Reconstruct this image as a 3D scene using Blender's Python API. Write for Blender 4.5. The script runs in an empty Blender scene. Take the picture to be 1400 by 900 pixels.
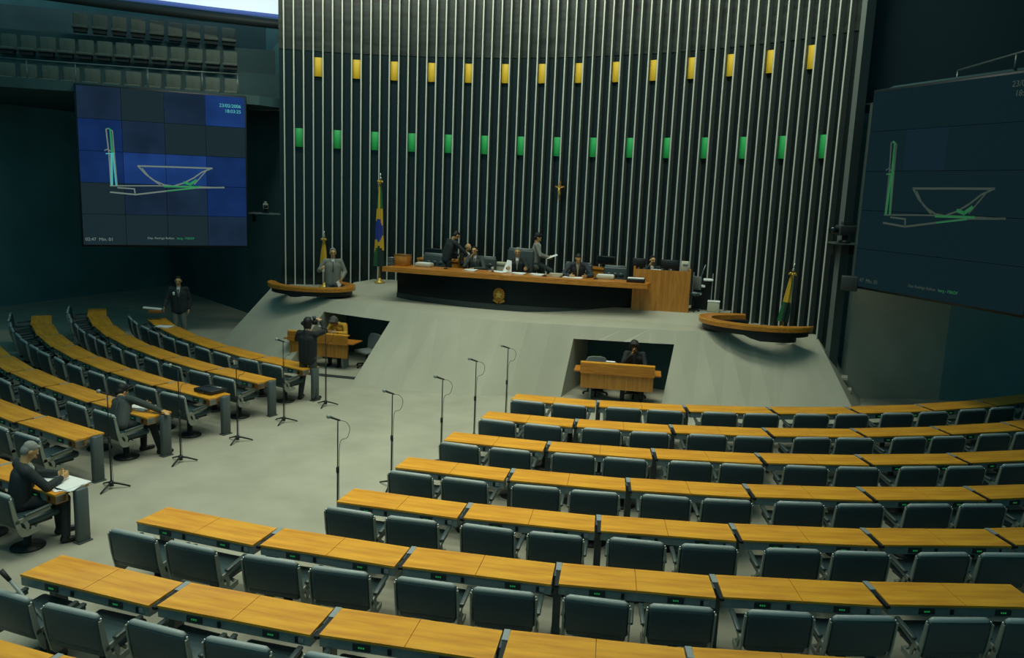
import bpy, bmesh, math, random
import numpy as np
from mathutils import Vector, Matrix, Euler
random.seed(7)
C = bpy.context.scene.collection
scene = bpy.context.scene
PI = math.pi

# ------------------------------------------------------------------ camera, world, lights, exposure
cam_d = bpy.data.cameras.new('camera'); cam_o = bpy.data.objects.new('camera', cam_d); C.objects.link(cam_o)
CX, CY, CH, YAW, PITCH, ROLL, FPX = 8.1052, -31.0891, 4.8796, -0.37608, 0.17195, 0.03945, 1112.65
_fw = Vector((math.sin(YAW)*math.cos(PITCH), math.cos(YAW)*math.cos(PITCH), -math.sin(PITCH)))
_rt = Vector((math.cos(YAW), -math.sin(YAW), 0)); _up = _rt.cross(_fw)
_r2 = _rt*math.cos(ROLL) + _up*math.sin(ROLL); _u2 = -_rt*math.sin(ROLL) + _up*math.cos(ROLL)
M = Matrix((( _r2.x, _u2.x, -_fw.x, CX), (_r2.y, _u2.y, -_fw.y, CY), (_r2.z, _u2.z, -_fw.z, CH), (0, 0, 0, 1)))
cam_o.matrix_world = M
cam_d.sensor_fit = 'HORIZONTAL'; cam_d.sensor_width = 36.0; cam_d.lens = 36.0*FPX/1400.0
cam_d.clip_start = 0.05; cam_d.clip_end = 200
scene.camera = cam_o
scene.view_settings.view_transform = 'Standard'
scene.view_settings.look = 'None'
scene.view_settings.gamma = 1.0
scene.view_settings.use_curve_mapping = False
scene.view_settings.exposure = 0.0

world = bpy.data.worlds.new('hall_world'); scene.world = world; world.use_nodes = True
_bg = world.node_tree.nodes['Background']; _bg.inputs[0].default_value = (0.042, 0.17, 0.20, 1); _bg.inputs[1].default_value = 1.0

def area(name, loc, sx, sy, power, col=(1.0, 0.93, 0.74), rot=(0, 0, 0), spread=PI):
    d = bpy.data.lights.new(name, 'AREA'); d.shape = 'RECTANGLE'; d.size = sx; d.size_y = sy; d.energy = power; d.color = col; d.spread = spread
    o = bpy.data.objects.new(name, d); o.location = loc; o.rotation_euler = rot; C.objects.link(o); return o
LCOL = (0.97, 1.0, 0.78)
for k, (y, pw) in enumerate(((-27.5, 66), (-24.6, 84), (-21.7, 106), (-18.8, 116), (-15.9, 110), (-13.4, 76))):
    area('ceiling_lamp', (2.2, y, 12.0), 9.6, 0.9, pw, LCOL, spread=1.5)
for k, (x, y, rz) in enumerate(((-5.2, -13.6, 0.42), (0, -12.2, 0), (5.2, -13.6, -0.42))):
    area('wall_wash_lamp', (x, y, 12.6), 5.0, 0.6, 150, (0.97, 1.0, 0.80), rot=(0.75, 0, rz), spread=2.2)
for k, y in enumerate((-25.9, -23.3, -20.6, -17.9, -15.2, -12.2)):
    area('ceiling_strip_lamp', (0.0, y, 12.3), 15.0, 0.5, 26, LCOL)

# added fill lights under the two galleries, unseen, lifting the dark recesses
area('recess_fill_light', (-14.2, -11.5, 7.0), 6.0, 3.0, 12, (0.25, 0.86, 1.0), rot=(0, 0, 0.7))
area('recess_fill_light', (13.2, -11.0, 7.0), 3.5, 3.0, 6, (0.22, 0.86, 1.0), rot=(0, 0, -0.85))

# ------------------------------------------------------------------ materials
MATS = {}
def mat(name, col, rough=0.5, metal=0.0, noise=0.0, nscale=8.0, bump=0.0, bscale=60.0, emit=None, estr=0.0, spec=0.5, coat=0.0, col2=None, stretch=None):
    m = bpy.data.materials.new(name); m.use_nodes = True; nt = m.node_tree; b = nt.nodes['Principled BSDF']
    b.inputs['Base Color'].default_value = (*col, 1); b.inputs['Roughness'].default_value = rough; b.inputs['Metallic'].default_value = metal
    b.inputs['Specular IOR Level'].default_value = spec; b.inputs['Coat Weight'].default_value = coat
    if emit: b.inputs['Emission Color'].default_value = (*emit, 1); b.inputs['Emission Strength'].default_value = estr
    if noise or bump or col2:
        tc = nt.nodes.new('ShaderNodeTexCoord'); mp = nt.nodes.new('ShaderNodeMapping'); nt.links.new(tc.outputs['Object'], mp.inputs[0])
        if stretch: mp.inputs['Scale'].default_value = stretch
    if noise or col2:
        n = nt.nodes.new('ShaderNodeTexNoise'); n.inputs['Scale'].default_value = nscale; n.inputs['Detail'].default_value = 5
        nt.links.new(mp.outputs[0], n.inputs['Vector'])
        r = nt.nodes.new('ShaderNodeValToRGB'); r.color_ramp.elements[0].position = 0.3; r.color_ramp.elements[1].position = 0.7
        c2 = col2 or tuple(c*(1-noise) for c in col)
        r.color_ramp.elements[0].color = (*c2, 1); r.color_ramp.elements[1].color = (*[min(1, c*(1+noise*0.4)) for c in col], 1)
        nt.links.new(n.outputs['Fac'], r.inputs[0]); nt.links.new(r.outputs[0], b.inputs['Base Color'])
    if bump:
        n2 = nt.nodes.new('ShaderNodeTexNoise'); n2.inputs['Scale'].default_value = bscale; n2.inputs['Detail'].default_value = 3
        nt.links.new(mp.outputs[0], n2.inputs['Vector'])
        bp = nt.nodes.new('ShaderNodeBump'); bp.inputs['Strength'].default_value = bump; bp.inputs['Distance'].default_value = 0.01
        nt.links.new(n2.outputs['Fac'], bp.inputs['Height']); nt.links.new(bp.outputs[0], b.inputs['Normal'])
    MATS[name] = m; return m
def wood(name, col, col2, scale=1.0, rough=0.35, stretch=(1.2, 14, 14)):
    return mat(name, col, rough, noise=0.2, nscale=2.2*scale, col2=col2, stretch=stretch, coat=0.15)

mat('carpet', (0.40, 0.395, 0.31), 0.95, noise=0.16, nscale=1.1, bump=0.25, bscale=220)
mat('concrete', (0.43, 0.43, 0.335), 0.85, noise=0.10, nscale=1.6, bump=0.12, bscale=40, stretch=(1, 0.35, 0.35))
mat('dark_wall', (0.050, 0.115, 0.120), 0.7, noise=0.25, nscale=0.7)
mat('black_wall', (0.006, 0.028, 0.036), 0.8)
mat('recess_wall', (0.16, 0.32, 0.33), 0.8, noise=0.2, nscale=0.6)
mat('grey_wall', (0.50, 0.50, 0.40), 0.85, noise=0.12, nscale=1.2)
mat('desktop_wood', (0.87, 0.43, 0.034), 0.36, noise=0.2, nscale=1.3, col2=(0.68, 0.27, 0.022), stretch=(1.3, 10, 10), coat=0.12)
wood('podium_wood', (0.66, 0.27, 0.035), (0.44, 0.155, 0.020))
wood('veneer_wood', (0.58, 0.255, 0.038), (0.42, 0.165, 0.025), stretch=(9, 9, 0.9))
wood('edge_wood', (0.36, 0.16, 0.028), (0.25, 0.10, 0.018))
mat('leather', (0.033, 0.065, 0.072), 0.38, bump=0.25, bscale=90)
mat('piping', (0.38, 0.43, 0.42), 0.45)
mat('leather_green', (0.055, 0.075, 0.074), 0.28, bump=0.15, bscale=90)
mat('chrome', (0.55, 0.58, 0.55), 0.25, 0.9)
mat('cast_metal', (0.30, 0.32, 0.27), 0.45, 0.2)
mat('grey_metal', (0.29, 0.335, 0.32), 0.5, 0.1, noise=0.15, nscale=6)
mat('post_metal', (0.085, 0.112, 0.116), 0.5)
mat('strip_metal', (0.36, 0.40, 0.40), 0.4, 0.2)
mat('black_metal', (0.010, 0.014, 0.015), 0.45)
mat('black_plastic', (0.010, 0.016, 0.018), 0.5)
mat('dark_glass', (0.006, 0.012, 0.014), 0.12)
mat('black_gloss', (0.005, 0.011, 0.013), 0.25, spec=0.22, bump=0.06, bscale=6, stretch=(1, 1, 14))
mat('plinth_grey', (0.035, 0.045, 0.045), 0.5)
mat('fin_side', (0.135, 0.16, 0.148), 0.45, 0.1)
mat('fin_edge', (0.62, 0.66, 0.57), 0.38, 0.25)
mat('wall_panel', (0.030, 0.046, 0.048), 0.20, 0.5, bump=0.10, bscale=5, stretch=(0.3, 0.3, 5))
mat('painted_reflection', (0.034, 0.046, 0.040), 0.35, 0.2, noise=0.55, nscale=1.4, stretch=(0.7, 0.7, 4.5))  # horizontal noise bands painted in place of ceiling reflections
mat('yellow_panel', (0.72, 0.48, 0.026), 0.6)
mat('green_panel', (0.020, 0.44, 0.11), 0.6)
mat('paper', (0.86, 0.90, 0.88), 0.8)
mat('cream', (0.55, 0.54, 0.40), 0.7)
mat('gold', (0.42, 0.22, 0.03), 0.45, 0.5, bump=0.3, bscale=40)
mat('gold_light', (0.60, 0.40, 0.08), 0.4, 0.4)
mat('flag_green', (0.012, 0.14, 0.045), 0.8)
mat('flag_yellow', (0.66, 0.40, 0.025), 0.75)
mat('flag_blue', (0.018, 0.045, 0.30), 0.75)
mat('flag_dark', (0.012, 0.035, 0.025), 0.85)
mat('white_cloth', (0.62, 0.62, 0.52), 0.8)
mat('grey_plastic', (0.16, 0.19, 0.19), 0.5)
mat('seat_fabric', (0.15, 0.18, 0.15), 0.9, noise=0.2, nscale=6)
mat('seat_dark', (0.03, 0.042, 0.042), 0.8)
mat('rail_metal', (0.20, 0.23, 0.22), 0.35, 0.5)
mat('cove_light', (0.8, 0.8, 0.8), 0.5, emit=(0.62, 0.76, 0.78), estr=0.95)
mat('cove_blue', (0.10, 0.16, 0.45), 0.6, emit=(0.07, 0.13, 0.42), estr=0.55)
mat('screen_dark', (0.002, 0.004, 0.005), 0.6, spec=0.0, emit=(0.010, 0.022, 0.027), estr=1.0)
mat('screen_black', (0.002, 0.004, 0.005), 0.6, spec=0.0, emit=(0.0045, 0.0135, 0.017), estr=1.0)
mat('screen_faint', (0.002, 0.004, 0.005), 0.6, spec=0.0, emit=(0.006, 0.0155, 0.024), estr=1.0)
mat('screen_line', (0.06, 0.08, 0.07), 0.5, emit=(0.16, 0.21, 0.18), estr=0.75)
mat('screen_green', (0.02, 0.2, 0.06), 0.5, emit=(0.02, 0.22, 0.07), estr=0.8)
mat('screen_cyan', (0.1, 0.4, 0.4), 0.5, emit=(0.06, 0.34, 0.35), estr=0.8)
mat('screen_text', (0.2, 0.25, 0.25), 0.5, emit=(0.17, 0.22, 0.22), estr=0.7)
mat('screen_line_dim', (0.05, 0.07, 0.06), 0.5, emit=(0.04, 0.055, 0.045), estr=0.5)
mat('screen_green_dim', (0.02, 0.12, 0.04), 0.5, emit=(0.015, 0.12, 0.045), estr=0.6)
mat('led_green', (0.02, 0.3, 0.06), 0.5, emit=(0.02, 0.34, 0.08), estr=0.55)
mat('rubber', (0.018, 0.022, 0.022), 0.7)
mat('skin', (0.62, 0.37, 0.165), 0.55)
mat('skin_dark', (0.38, 0.20, 0.085), 0.55)
mat('hair_dark', (0.010, 0.011, 0.011), 0.6, bump=0.3, bscale=80)
mat('hair_grey', (0.27, 0.29, 0.27), 0.7, bump=0.3, bscale=80)
mat('hair_mid', (0.10, 0.10, 0.085), 0.7, bump=0.3, bscale=80)
mat('eye_dark', (0.015, 0.012, 0.01), 0.3)
mat('lips', (0.24, 0.09, 0.05), 0.5)
mat('suit_grey', (0.24, 0.255, 0.215), 0.85, bump=0.1, bscale=120)
mat('suit_mid', (0.048, 0.064, 0.062), 0.85)
mat('suit_dark', (0.020, 0.030, 0.033), 0.8)
mat('suit_black', (0.012, 0.018, 0.020), 0.8)
mat('suit_navy', (0.030, 0.042, 0.055), 0.8)
mat('trouser_pale', (0.19, 0.20, 0.17), 0.85)
mat('shirt_white', (0.60, 0.63, 0.58), 0.8)
mat('shirt_yellow', (0.62, 0.36, 0.03), 0.8, noise=0.5, nscale=9, col2=(0.42, 0.19, 0.02))
mat('shoe_black', (0.010, 0.012, 0.012), 0.4)

def blue_cell(name, peak, col=(0.035, 0.13, 0.53)):
    m = bpy.data.materials.new(name); m.use_nodes = True; nt = m.node_tree; b = nt.nodes['Principled BSDF']
    b.inputs['Base Color'].default_value = (0.003, 0.006, 0.009, 1); b.inputs['Roughness'].default_value = 0.5; b.inputs['Specular IOR Level'].default_value = 0.0
    tc = nt.nodes.new('ShaderNodeTexCoord'); n = nt.nodes.new('ShaderNodeTexNoise'); n.inputs['Scale'].default_value = 1.1; n.inputs['Detail'].default_value = 2
    nt.links.new(tc.outputs['Object'], n.inputs['Vector'])
    mr = nt.nodes.new('ShaderNodeMapRange'); mr.inputs[1].default_value = 0.3; mr.inputs[2].default_value = 0.7; mr.inputs[3].default_value = peak*0.6; mr.inputs[4].default_value = peak
    nt.links.new(n.outputs['Fac'], mr.inputs[0]); nt.links.new(mr.outputs[0], b.inputs['Emission Strength'])
    b.inputs['Emission Color'].default_value = (*col, 1); MATS[name] = m
blue_cell('cell_bright', 0.33); blue_cell('cell_mid', 0.20); blue_cell('cell_low', 0.115, (0.10, 0.22, 0.45))

# ------------------------------------------------------------------ mesh helpers
class MB:
    def __init__(s): s.v = []; s.f = []; s.m = []; s.sm = []
    def add(s, vs, fs, mi=0, smooth=False):
        o = len(s.v); s.v += [tuple(v) for v in vs]
        for f in fs: s.f.append([i+o for i in f]); s.m.append(mi); s.sm.append(smooth)
        return s
    def box(s, c, d, rot=None, mi=0):
        x, y, z = d[0]/2, d[1]/2, d[2]/2
        vs = [Vector((a*x, b*y, e*z)) for a in (-1, 1) for b in (-1, 1) for e in (-1, 1)]
        if rot is not None: R = Euler(rot).to_matrix(); vs = [R @ v for v in vs]
        vs = [v + Vector(c) for v in vs]
        return s.add(vs, [(0, 1, 3, 2), (4, 6, 7, 5), (0, 4, 5, 1), (2, 3, 7, 6), (0, 2, 6, 4), (1, 5, 7, 3)], mi)
    def rbox(s, c, d, r=0.02, rot=None, mi=0, seg=2):
        bm = bmesh.new(); bmesh.ops.create_cube(bm, size=1.0)
        bmesh.ops.scale(bm, vec=d, verts=bm.verts)
        bmesh.ops.bevel(bm, geom=bm.edges[:], offset=r, segments=seg, profile=0.5, affect='EDGES')
        R = Euler(rot).to_matrix() if rot is not None else Matrix.Identity(3)
        bm.verts.index_update()
        vs = [R @ v.co + Vector(c) for v in bm.verts]; fs = [[v.index for v in f.verts] for f in bm.faces]; bm.free()
        return s.add(vs, fs, mi, True)
    def prism(s, poly, z0, z1, mi=0, T=None):
        n = len(poly); vs = [Vector((p[0], p[1], z0)) for p in poly] + [Vector((p[0], p[1], z1)) for p in poly]
        if T is not None: vs = [T @ v for v in vs]
        fs = [list(range(n))[::-1], list(range(n, 2*n))] + [(i, (i+1) % n, n+(i+1) % n, n+i) for i in range(n)]
        return s.add(vs, fs, mi)
    def tube(s, pts, r, seg=8, mi=0, closed=False):
        pts = [Vector(p) for p in pts]; n = len(pts); rr = r if isinstance(r, (list, tuple)) else [r]*n
        vs = []; fs = []; ref = None
        for i, p in enumerate(pts):
            a = pts[max(i-1, 0)]; b = pts[min(i+1, n-1)]
            if closed: a = pts[i-1]; b = pts[(i+1) % n]
            t = (b-a).normalized()
            if ref is None: ref = Vector((0, 0, 1)) if abs(t.z) < 0.9 else Vector((1, 0, 0))
            u = t.cross(ref).normalized(); w = u.cross(t).normalized(); ref = w
            vs += [p + (u*math.cos(2*PI*k/seg) + w*math.sin(2*PI*k/seg))*rr[i] for k in range(seg)]
        m = n if closed else n-1
        for i in range(m):
            j = (i+1) % n
            for k in range(seg): fs.append((i*seg+k, i*seg+(k+1) % seg, j*seg+(k+1) % seg, j*seg+k))
        if not closed: fs += [list(range(seg))[::-1], [(n-1)*seg+k for k in range(seg)]]
        return s.add(vs, fs, mi, True)
    def lathe(s, prof, c=(0, 0, 0), seg=20, mi=0, sx=1, sy=1):
        vs = []; fs = []; n = len(prof)
        for (r, z) in prof: vs += [(c[0]+r*sx*math.cos(2*PI*k/seg), c[1]+r*sy*math.sin(2*PI*k/seg), c[2]+z) for k in range(seg)]
        for i in range(n-1):
            for k in range(seg): fs.append((i*seg+k, i*seg+(k+1) % seg, (i+1)*seg+(k+1) % seg, (i+1)*seg+k))
        fs += [list(range(seg))[::-1], [(n-1)*seg+k for k in range(seg)]]
        return s.add(vs, fs, mi, True)
    def sphere(s, c, r, seg=12, mi=0):
        rx, ry, rz = r if isinstance(r, (tuple, list)) else (r, r, r)
        prof = [(math.sin(PI*i/8), -math.cos(PI*i/8)) for i in range(9)]
        prof[0] = (0.02, -1); prof[-1] = (0.02, 1)
        vs = []; fs = []
        for (a, z) in prof: vs += [(c[0]+a*rx*math.cos(2*PI*k/seg), c[1]+a*ry*math.sin(2*PI*k/seg), c[2]+z*rz) for k in range(seg)]
        for i in range(8):
            for k in range(seg): fs.append((i*seg+k, i*seg+(k+1) % seg, (i+1)*seg+(k+1) % seg, (i+1)*seg+k))
        fs += [list(range(seg))[::-1], [8*seg+k for k in range(seg)]]
        return s.add(vs, fs, mi, True)
    def mesh(s, name, mats):
        me = bpy.data.meshes.new(name); me.from_pydata(s.v, [], s.f)
        for m in (mats if isinstance(mats, (list, tuple)) else [mats]): me.materials.append(MATS[m])
        for i, p in enumerate(me.polygons): p.material_index = s.m[i]; p.use_smooth = s.sm[i]
        bm = bmesh.new(); bm.from_mesh(me); bmesh.ops.recalc_face_normals(bm, faces=bm.faces); bm.to_mesh(me); bm.free()
        return me
    def build(s, name, mats, parent=None, loc=None, rot=None):
        return link(name, s.mesh(name, mats), parent, loc, rot)
def link(name, me, parent=None, loc=None, rot=None):
    o = bpy.data.objects.new(name, me); C.objects.link(o)
    if parent: o.parent = parent
    if loc: o.location = loc
    if rot: o.rotation_euler = rot
    # smooth shading with sharp edges kept
    return o
def tag(o, label, cat, group=None, kind=None):
    o['label'] = label; o['category'] = cat
    if group: o['group'] = group
    if kind: o['kind'] = kind
    return o
def thing(name, label, cat, loc=(0, 0, 0), rz=0, group=None):
    o = bpy.data.objects.new(name, None); C.objects.link(o); o.location = loc; o.rotation_euler = (0, 0, rz); o.empty_display_size = 0.1
    return tag(o, label, cat, group)
def struct(name, mb, mats, **k):
    o = mb.build(name, mats, **k); o['kind'] = 'structure'; return o
def copy_tree(root):
    r = root.copy(); C.objects.link(r)
    for ch in root.children:
        c = ch.copy(); C.objects.link(c); c.parent = r
        for g in ch.children:
            d = g.copy(); C.objects.link(d); d.parent = c
    return r
ORD = ['first', 'second', 'third', 'fourth', 'fifth', 'sixth', 'seventh', 'eighth', 'ninth', 'tenth', 'eleventh', 'twelfth', 'thirteenth', 'fourteenth', 'fifteenth', 'sixteenth', 'seventeenth', 'eighteenth', 'nineteenth', 'twentieth', 'twenty-first', 'twenty-second', 'twenty-third', 'twenty-fourth']
def catmull(pts, n=5):
    out = []; P = [Vector((*p, 0)) if len(p) == 2 else Vector(p) for p in pts]
    for i in range(len(P)-1):
        a = P[max(i-1, 0)]; b = P[i]; c = P[i+1]; d = P[min(i+2, len(P)-1)]
        for k in range(n):
            t = k/n; out.append(0.5*((2*b)+(c-a)*t+(2*a-5*b+4*c-d)*t*t+(3*b-a-3*c+d)*t**3))
    out.append(P[-1]); return out
def evaluated(o, name):
    dg = bpy.context.evaluated_depsgraph_get(); dg.update()
    me = bpy.data.meshes.new_from_object(o.evaluated_get(dg)); me.name = name; return me

# ------------------------------------------------------------------ the setting
# floor
struct('floor', MB().box((0, -20, -0.05), (70, 60, 0.1)), 'carpet')
# back wall: concave, standing fins in front of dark glossy panels
WYC, WR, WDP = -20.5937, 13.105, 0.02183
def wpos(i, r): a = PI/2-(i-29.5)*WDP; return Vector((r*math.cos(a), WYC+r*math.sin(a), 0)), a
m = MB()
for i in range(60):
    p, a = wpos(i-0.5, WR+0.13); q, b = wpos(i+0.5, WR+0.13); p2, _ = wpos(i-0.5, WR+0.33); q2, _ = wpos(i+0.5, WR+0.33)
    m.prism([p[:2], q[:2], q2[:2], p2[:2]], 0, 12.2)
struct('wall_back', m, 'wall_panel')
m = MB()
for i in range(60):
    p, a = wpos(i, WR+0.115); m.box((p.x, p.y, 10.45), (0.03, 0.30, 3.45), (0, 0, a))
o = struct('wall_back_painted_reflection', m, 'painted_reflection')  # flat upper panels carrying the painted ceiling reflections
finm = MB(); finm.box((0.02, 0, 6.1), (0.20, 0.030, 12.2)); finm.box((-0.088, 0, 6.1), (0.018, 0.038, 12.2), mi=1)
fin_me = finm.mesh('fin', ['fin_side', 'fin_edge'])
for i in range(60):
    p, a = wpos(i, WR+0.02); o = link('trim_%d' % (i+1), fin_me, None, p, (0, 0, a)); o['kind'] = 'structure'
# coloured panels between the fins
def panel(nm, i, z0, z1, mt, label, group):
    p, a = wpos(i, WR+0.03)
    m = MB().rbox((0, 0, (z0+z1)/2), (0.02, 0.238, z1-z0), 0.004, seg=1)
    tag(m.build(nm, mt, None, p, (0, 0, a)), label, 'panel', group)
for k in range(14):
    panel('yellow_panel', 3.5+4*k, 7.974, 8.532, 'yellow_panel', 'yellow rectangular panel between wall fins, %s from left in the yellow row' % ORD[k], 'yellow panels on the finned wall')
for k in range(15):
    panel('green_panel', 1.5+4*k, 5.859, 6.415, 'green_panel', 'green rectangular panel between wall fins, %s from left in the green row' % ORD[k], 'green panels on the finned wall')
# end returns of the finned wall
m = MB(); p, a = wpos(60.3, WR+0.1); m.box((p.x-0.02, p.y, 6.1), (0.12, 0.4, 12.2), (0, 0, -0.5)); struct('trim_61', m, 'fin_side')

# podium: sloped concrete stage with two niches and two lectern wells
crease = catmull([(-7.79, -10.9), (-5.87, -11.67), (-4.85, -11.95), (-2.62, -12.25), (0, -12.55), (2.3, -12.15), (4.6, -11.4), (6.8, -10.46), (7.82, -10.06)], 4)
foot = catmull([(-8.25, -12.85), (-6.3, -13.75), (-4.95, -14.1), (-2.58, -14.5), (0, -14.2), (2.30, -13.12), (4.75, -12.80), (7.2, -12.65), (9.0, -12.3)], 4)
top = [(v.x, v.y, 1.6) for v in crease] + [(7.9, -6.9, 1.6), (-7.9, -6.9, 1.6)]
bot = [(v.x, v.y, -0.02) for v in foot] + [(9.0, -6.9, -0.02), (-8.6, -6.9, -0.02)]
n = len(top); m = MB()
m.add(top+bot, [list(range(n)), list(range(n, 2*n))[::-1]] + [(i, n+i, n+(i+1) % n, (i+1) % n) for i in range(n)])
pod = m.build('podium', ['concrete', 'dark_wall'])
LECL, LECR = (-5.95, -11.45), (6.40, -10.60)
cut = MB()
for (x0, x1, yb, yf) in ((-4.9, -2.62, -11.2, -15.4), (2.32, 4.66, -11.0, -15.4)):
    cut.box(((x0+x1)/2, (yb+yf)/2, 0.64), (x1-x0, abs(yf-yb), 1.32))
for (x, y) in (LECL, LECR): cut.lathe([(1.0, 0.95), (1.0, 3.0)], (x, y+0.25, 0), 24, 0, 1.0, 0.46)
co = cut.build('cutter', 'concrete')
b = pod.modifiers.new('b', 'BOOLEAN'); b.object = co; b.operation = 'DIFFERENCE'; b.solver = 'EXACT'
me = evaluated(pod, 'podium_shape'); pod.modifiers.clear(); pod.data = me; pod['kind'] = 'structure'
bpy.data.objects.remove(co)
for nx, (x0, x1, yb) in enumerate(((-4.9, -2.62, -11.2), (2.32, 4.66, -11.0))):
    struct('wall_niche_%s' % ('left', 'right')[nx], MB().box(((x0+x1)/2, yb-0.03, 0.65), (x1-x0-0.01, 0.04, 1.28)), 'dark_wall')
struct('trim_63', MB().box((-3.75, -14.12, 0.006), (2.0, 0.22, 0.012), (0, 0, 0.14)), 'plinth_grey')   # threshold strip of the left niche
# stage rises gently behind the table
fr = [(-5.6, -10.55), (-3, -10.75), (0, -10.85), (3, -10.75), (5.6, -10.45)]; md = [(-5.6, -9.75), (-3, -9.95), (0, -10.0), (3, -9.95), (5.6, -9.75)]; bk = [(-5.6, -8.0), (-3, -7.4), (0, -7.2), (3, -7.4), (5.6, -8.0)]
vs = [(x, y, 1.603) for x, y in fr]+[(x, y, 1.82) for x, y in md]+[(x, y, 1.82) for x, y in bk]+[(x, y, 1.55) for x, y in fr]+[(x, y, 1.55) for x, y in bk]
fs = []
for i in range(4): fs += [(i, i+1, 6+i, 5+i), (5+i, 6+i, 11+i, 10+i), (i, 15+i, 16+i, i+1), (10+i, 11+i, 21+i, 20+i), (15+i, 20+i, 21+i, 16+i)]
fs += [(0, 5, 10, 20, 15), (4, 19, 24, 14, 9)]
struct('platform', MB().add(vs, fs), 'concrete')
# stairs at the right end of the podium
m = MB()
for k in (3, 4, 5): m.box((7.98+0.11*k, -9.75-0.16*k, (1.45-0.25*k)-0.03), (0.62, 0.34, 0.06))
m.prism([(7.8, -10.0), (8.2, -10.0), (8.7, -10.9), (8.6, -9.4), (7.8, -9.4)], 0, 0.05); struct('stair', m, 'concrete')

# side walls under the hanging screens, gallery slabs
struct('wall_left', MB().box((-13.2, -6.4, 3.6), (12.5, 0.3, 7.2), (0, 0, -0.48)), 'dark_wall')
struct('wall_left_outer', MB().box((-19.5, -15.5, 8.5), (0.3, 30, 17), (0, 0, 0.0)), 'recess_wall')
struct('wall_right', MB().box((9.87, -8.75, 3.6), (3.0, 0.25, 7.2), (0, 0, 0.455)), 'grey_wall')
struct('wall_right_outer', MB().box((14.1, -7.6, 3.5), (12, 0.3, 7.0), (0, 0, 0.2)), 'recess_wall')
struct('wall_right_upper', MB().box((14.1, -7.6, 12.5), (12, 0.3, 11), (0, 0, 0.2)), 'black_wall')
struct('wall_right_side', MB().box((19.5, -17.5, 9), (0.3, 30, 18)), 'black_wall')
struct('wall_left_back', MB().box((-14.5, -4.2, 6.5), (14, 0.3, 13), (0, 0, -0.6)), 'recess_wall')
# gallery slab (left) along the hanging screen, stepped tiers behind
gl = MB(); gl.prism([(-8.6, -10.35), (-12.1, -13.9), (-19.0, -19.5), (-19.2, -6.0), (-11, -4.5), (-8.4, -8.6)], 7.05, 7.32)
struct('gallery_left', gl, 'dark_wall')
gr = MB(); gr.prism([(8.9, -10.45), (11.6, -13.75), (19.2, -20.5), (19.2, -6.0), (11, -5.0), (8.6, -9.2)], 7.05, 7.45)
struct('gallery_right', gr, 'dark_wall')
gdir = Vector((4.97, 3.91, 0)).normalized(); gnor = Vector((-gdir.y, gdir.x, 0))
GANG = math.atan2(gdir.y, gdir.x)
m = MB()
base = Vector((-15.35, -13.38, 0))
for k, z in ((1, 8.3), (2, 9.2), (3, 10.1)):
    c = base + gdir*3.0 + gnor*(0.45+0.95*k+0.9); m.box((c.x, c.y, (7.3+z)/2), (11.0, 2.6, z-7.3), (0, 0, GANG))
struct('gallery_tiers', m, 'dark_wall')
# light cove at the back of the gallery
def cove_pts(off, z): return [Vector((x, y, z)) + gnor*off for (x, y) in ((-19.5, -15.6), (-16.57, -12.52), (-13.94, -10.41), (-11.7, -8.95), (-9.6, -7.65), (-8.9, -7.25))]
a0 = cove_pts(0, 0); m = MB()
zs = (10.6, 10.58, 10.42, 10.29, 10.19, 10.17)
vs = [(p.x, p.y, z) for p, z in zip(a0, zs)] + [(p.x, p.y, z+1.6) for p, z in zip(a0, zs)]
bk = cove_pts(0.25, 0); vs += [(p.x, p.y, z) for p, z in zip(bk, zs)] + [(p.x, p.y, z+1.6) for p, z in zip(bk, zs)]
fs = []
for i in range(5): fs += [(i, i+1, 7+i, 6+i), (12+i, 18+i, 19+i, 13+i), (i, 12+i, 13+i, i+1), (6+i, 7+i, 19+i, 18+i)]
fs += [(0, 6, 18, 12), (5, 17, 23, 11)]
m.add(vs, fs); struct('ceiling_cove', m, 'cove_light')
m = MB(); m.tube([Vector((p.x, p.y, z-0.05)) - gnor*0.03 for p, z in zip(a0, zs)], 0.07, 6); struct('trim_64', m, 'cove_blue')
m = MB(); m.tube([Vector((p.x, p.y, z-0.30)) - gnor*0.02 for p, z in zip(a0, zs)], 0.16, 6); struct('trim_65', m, 'plinth_grey')

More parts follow.
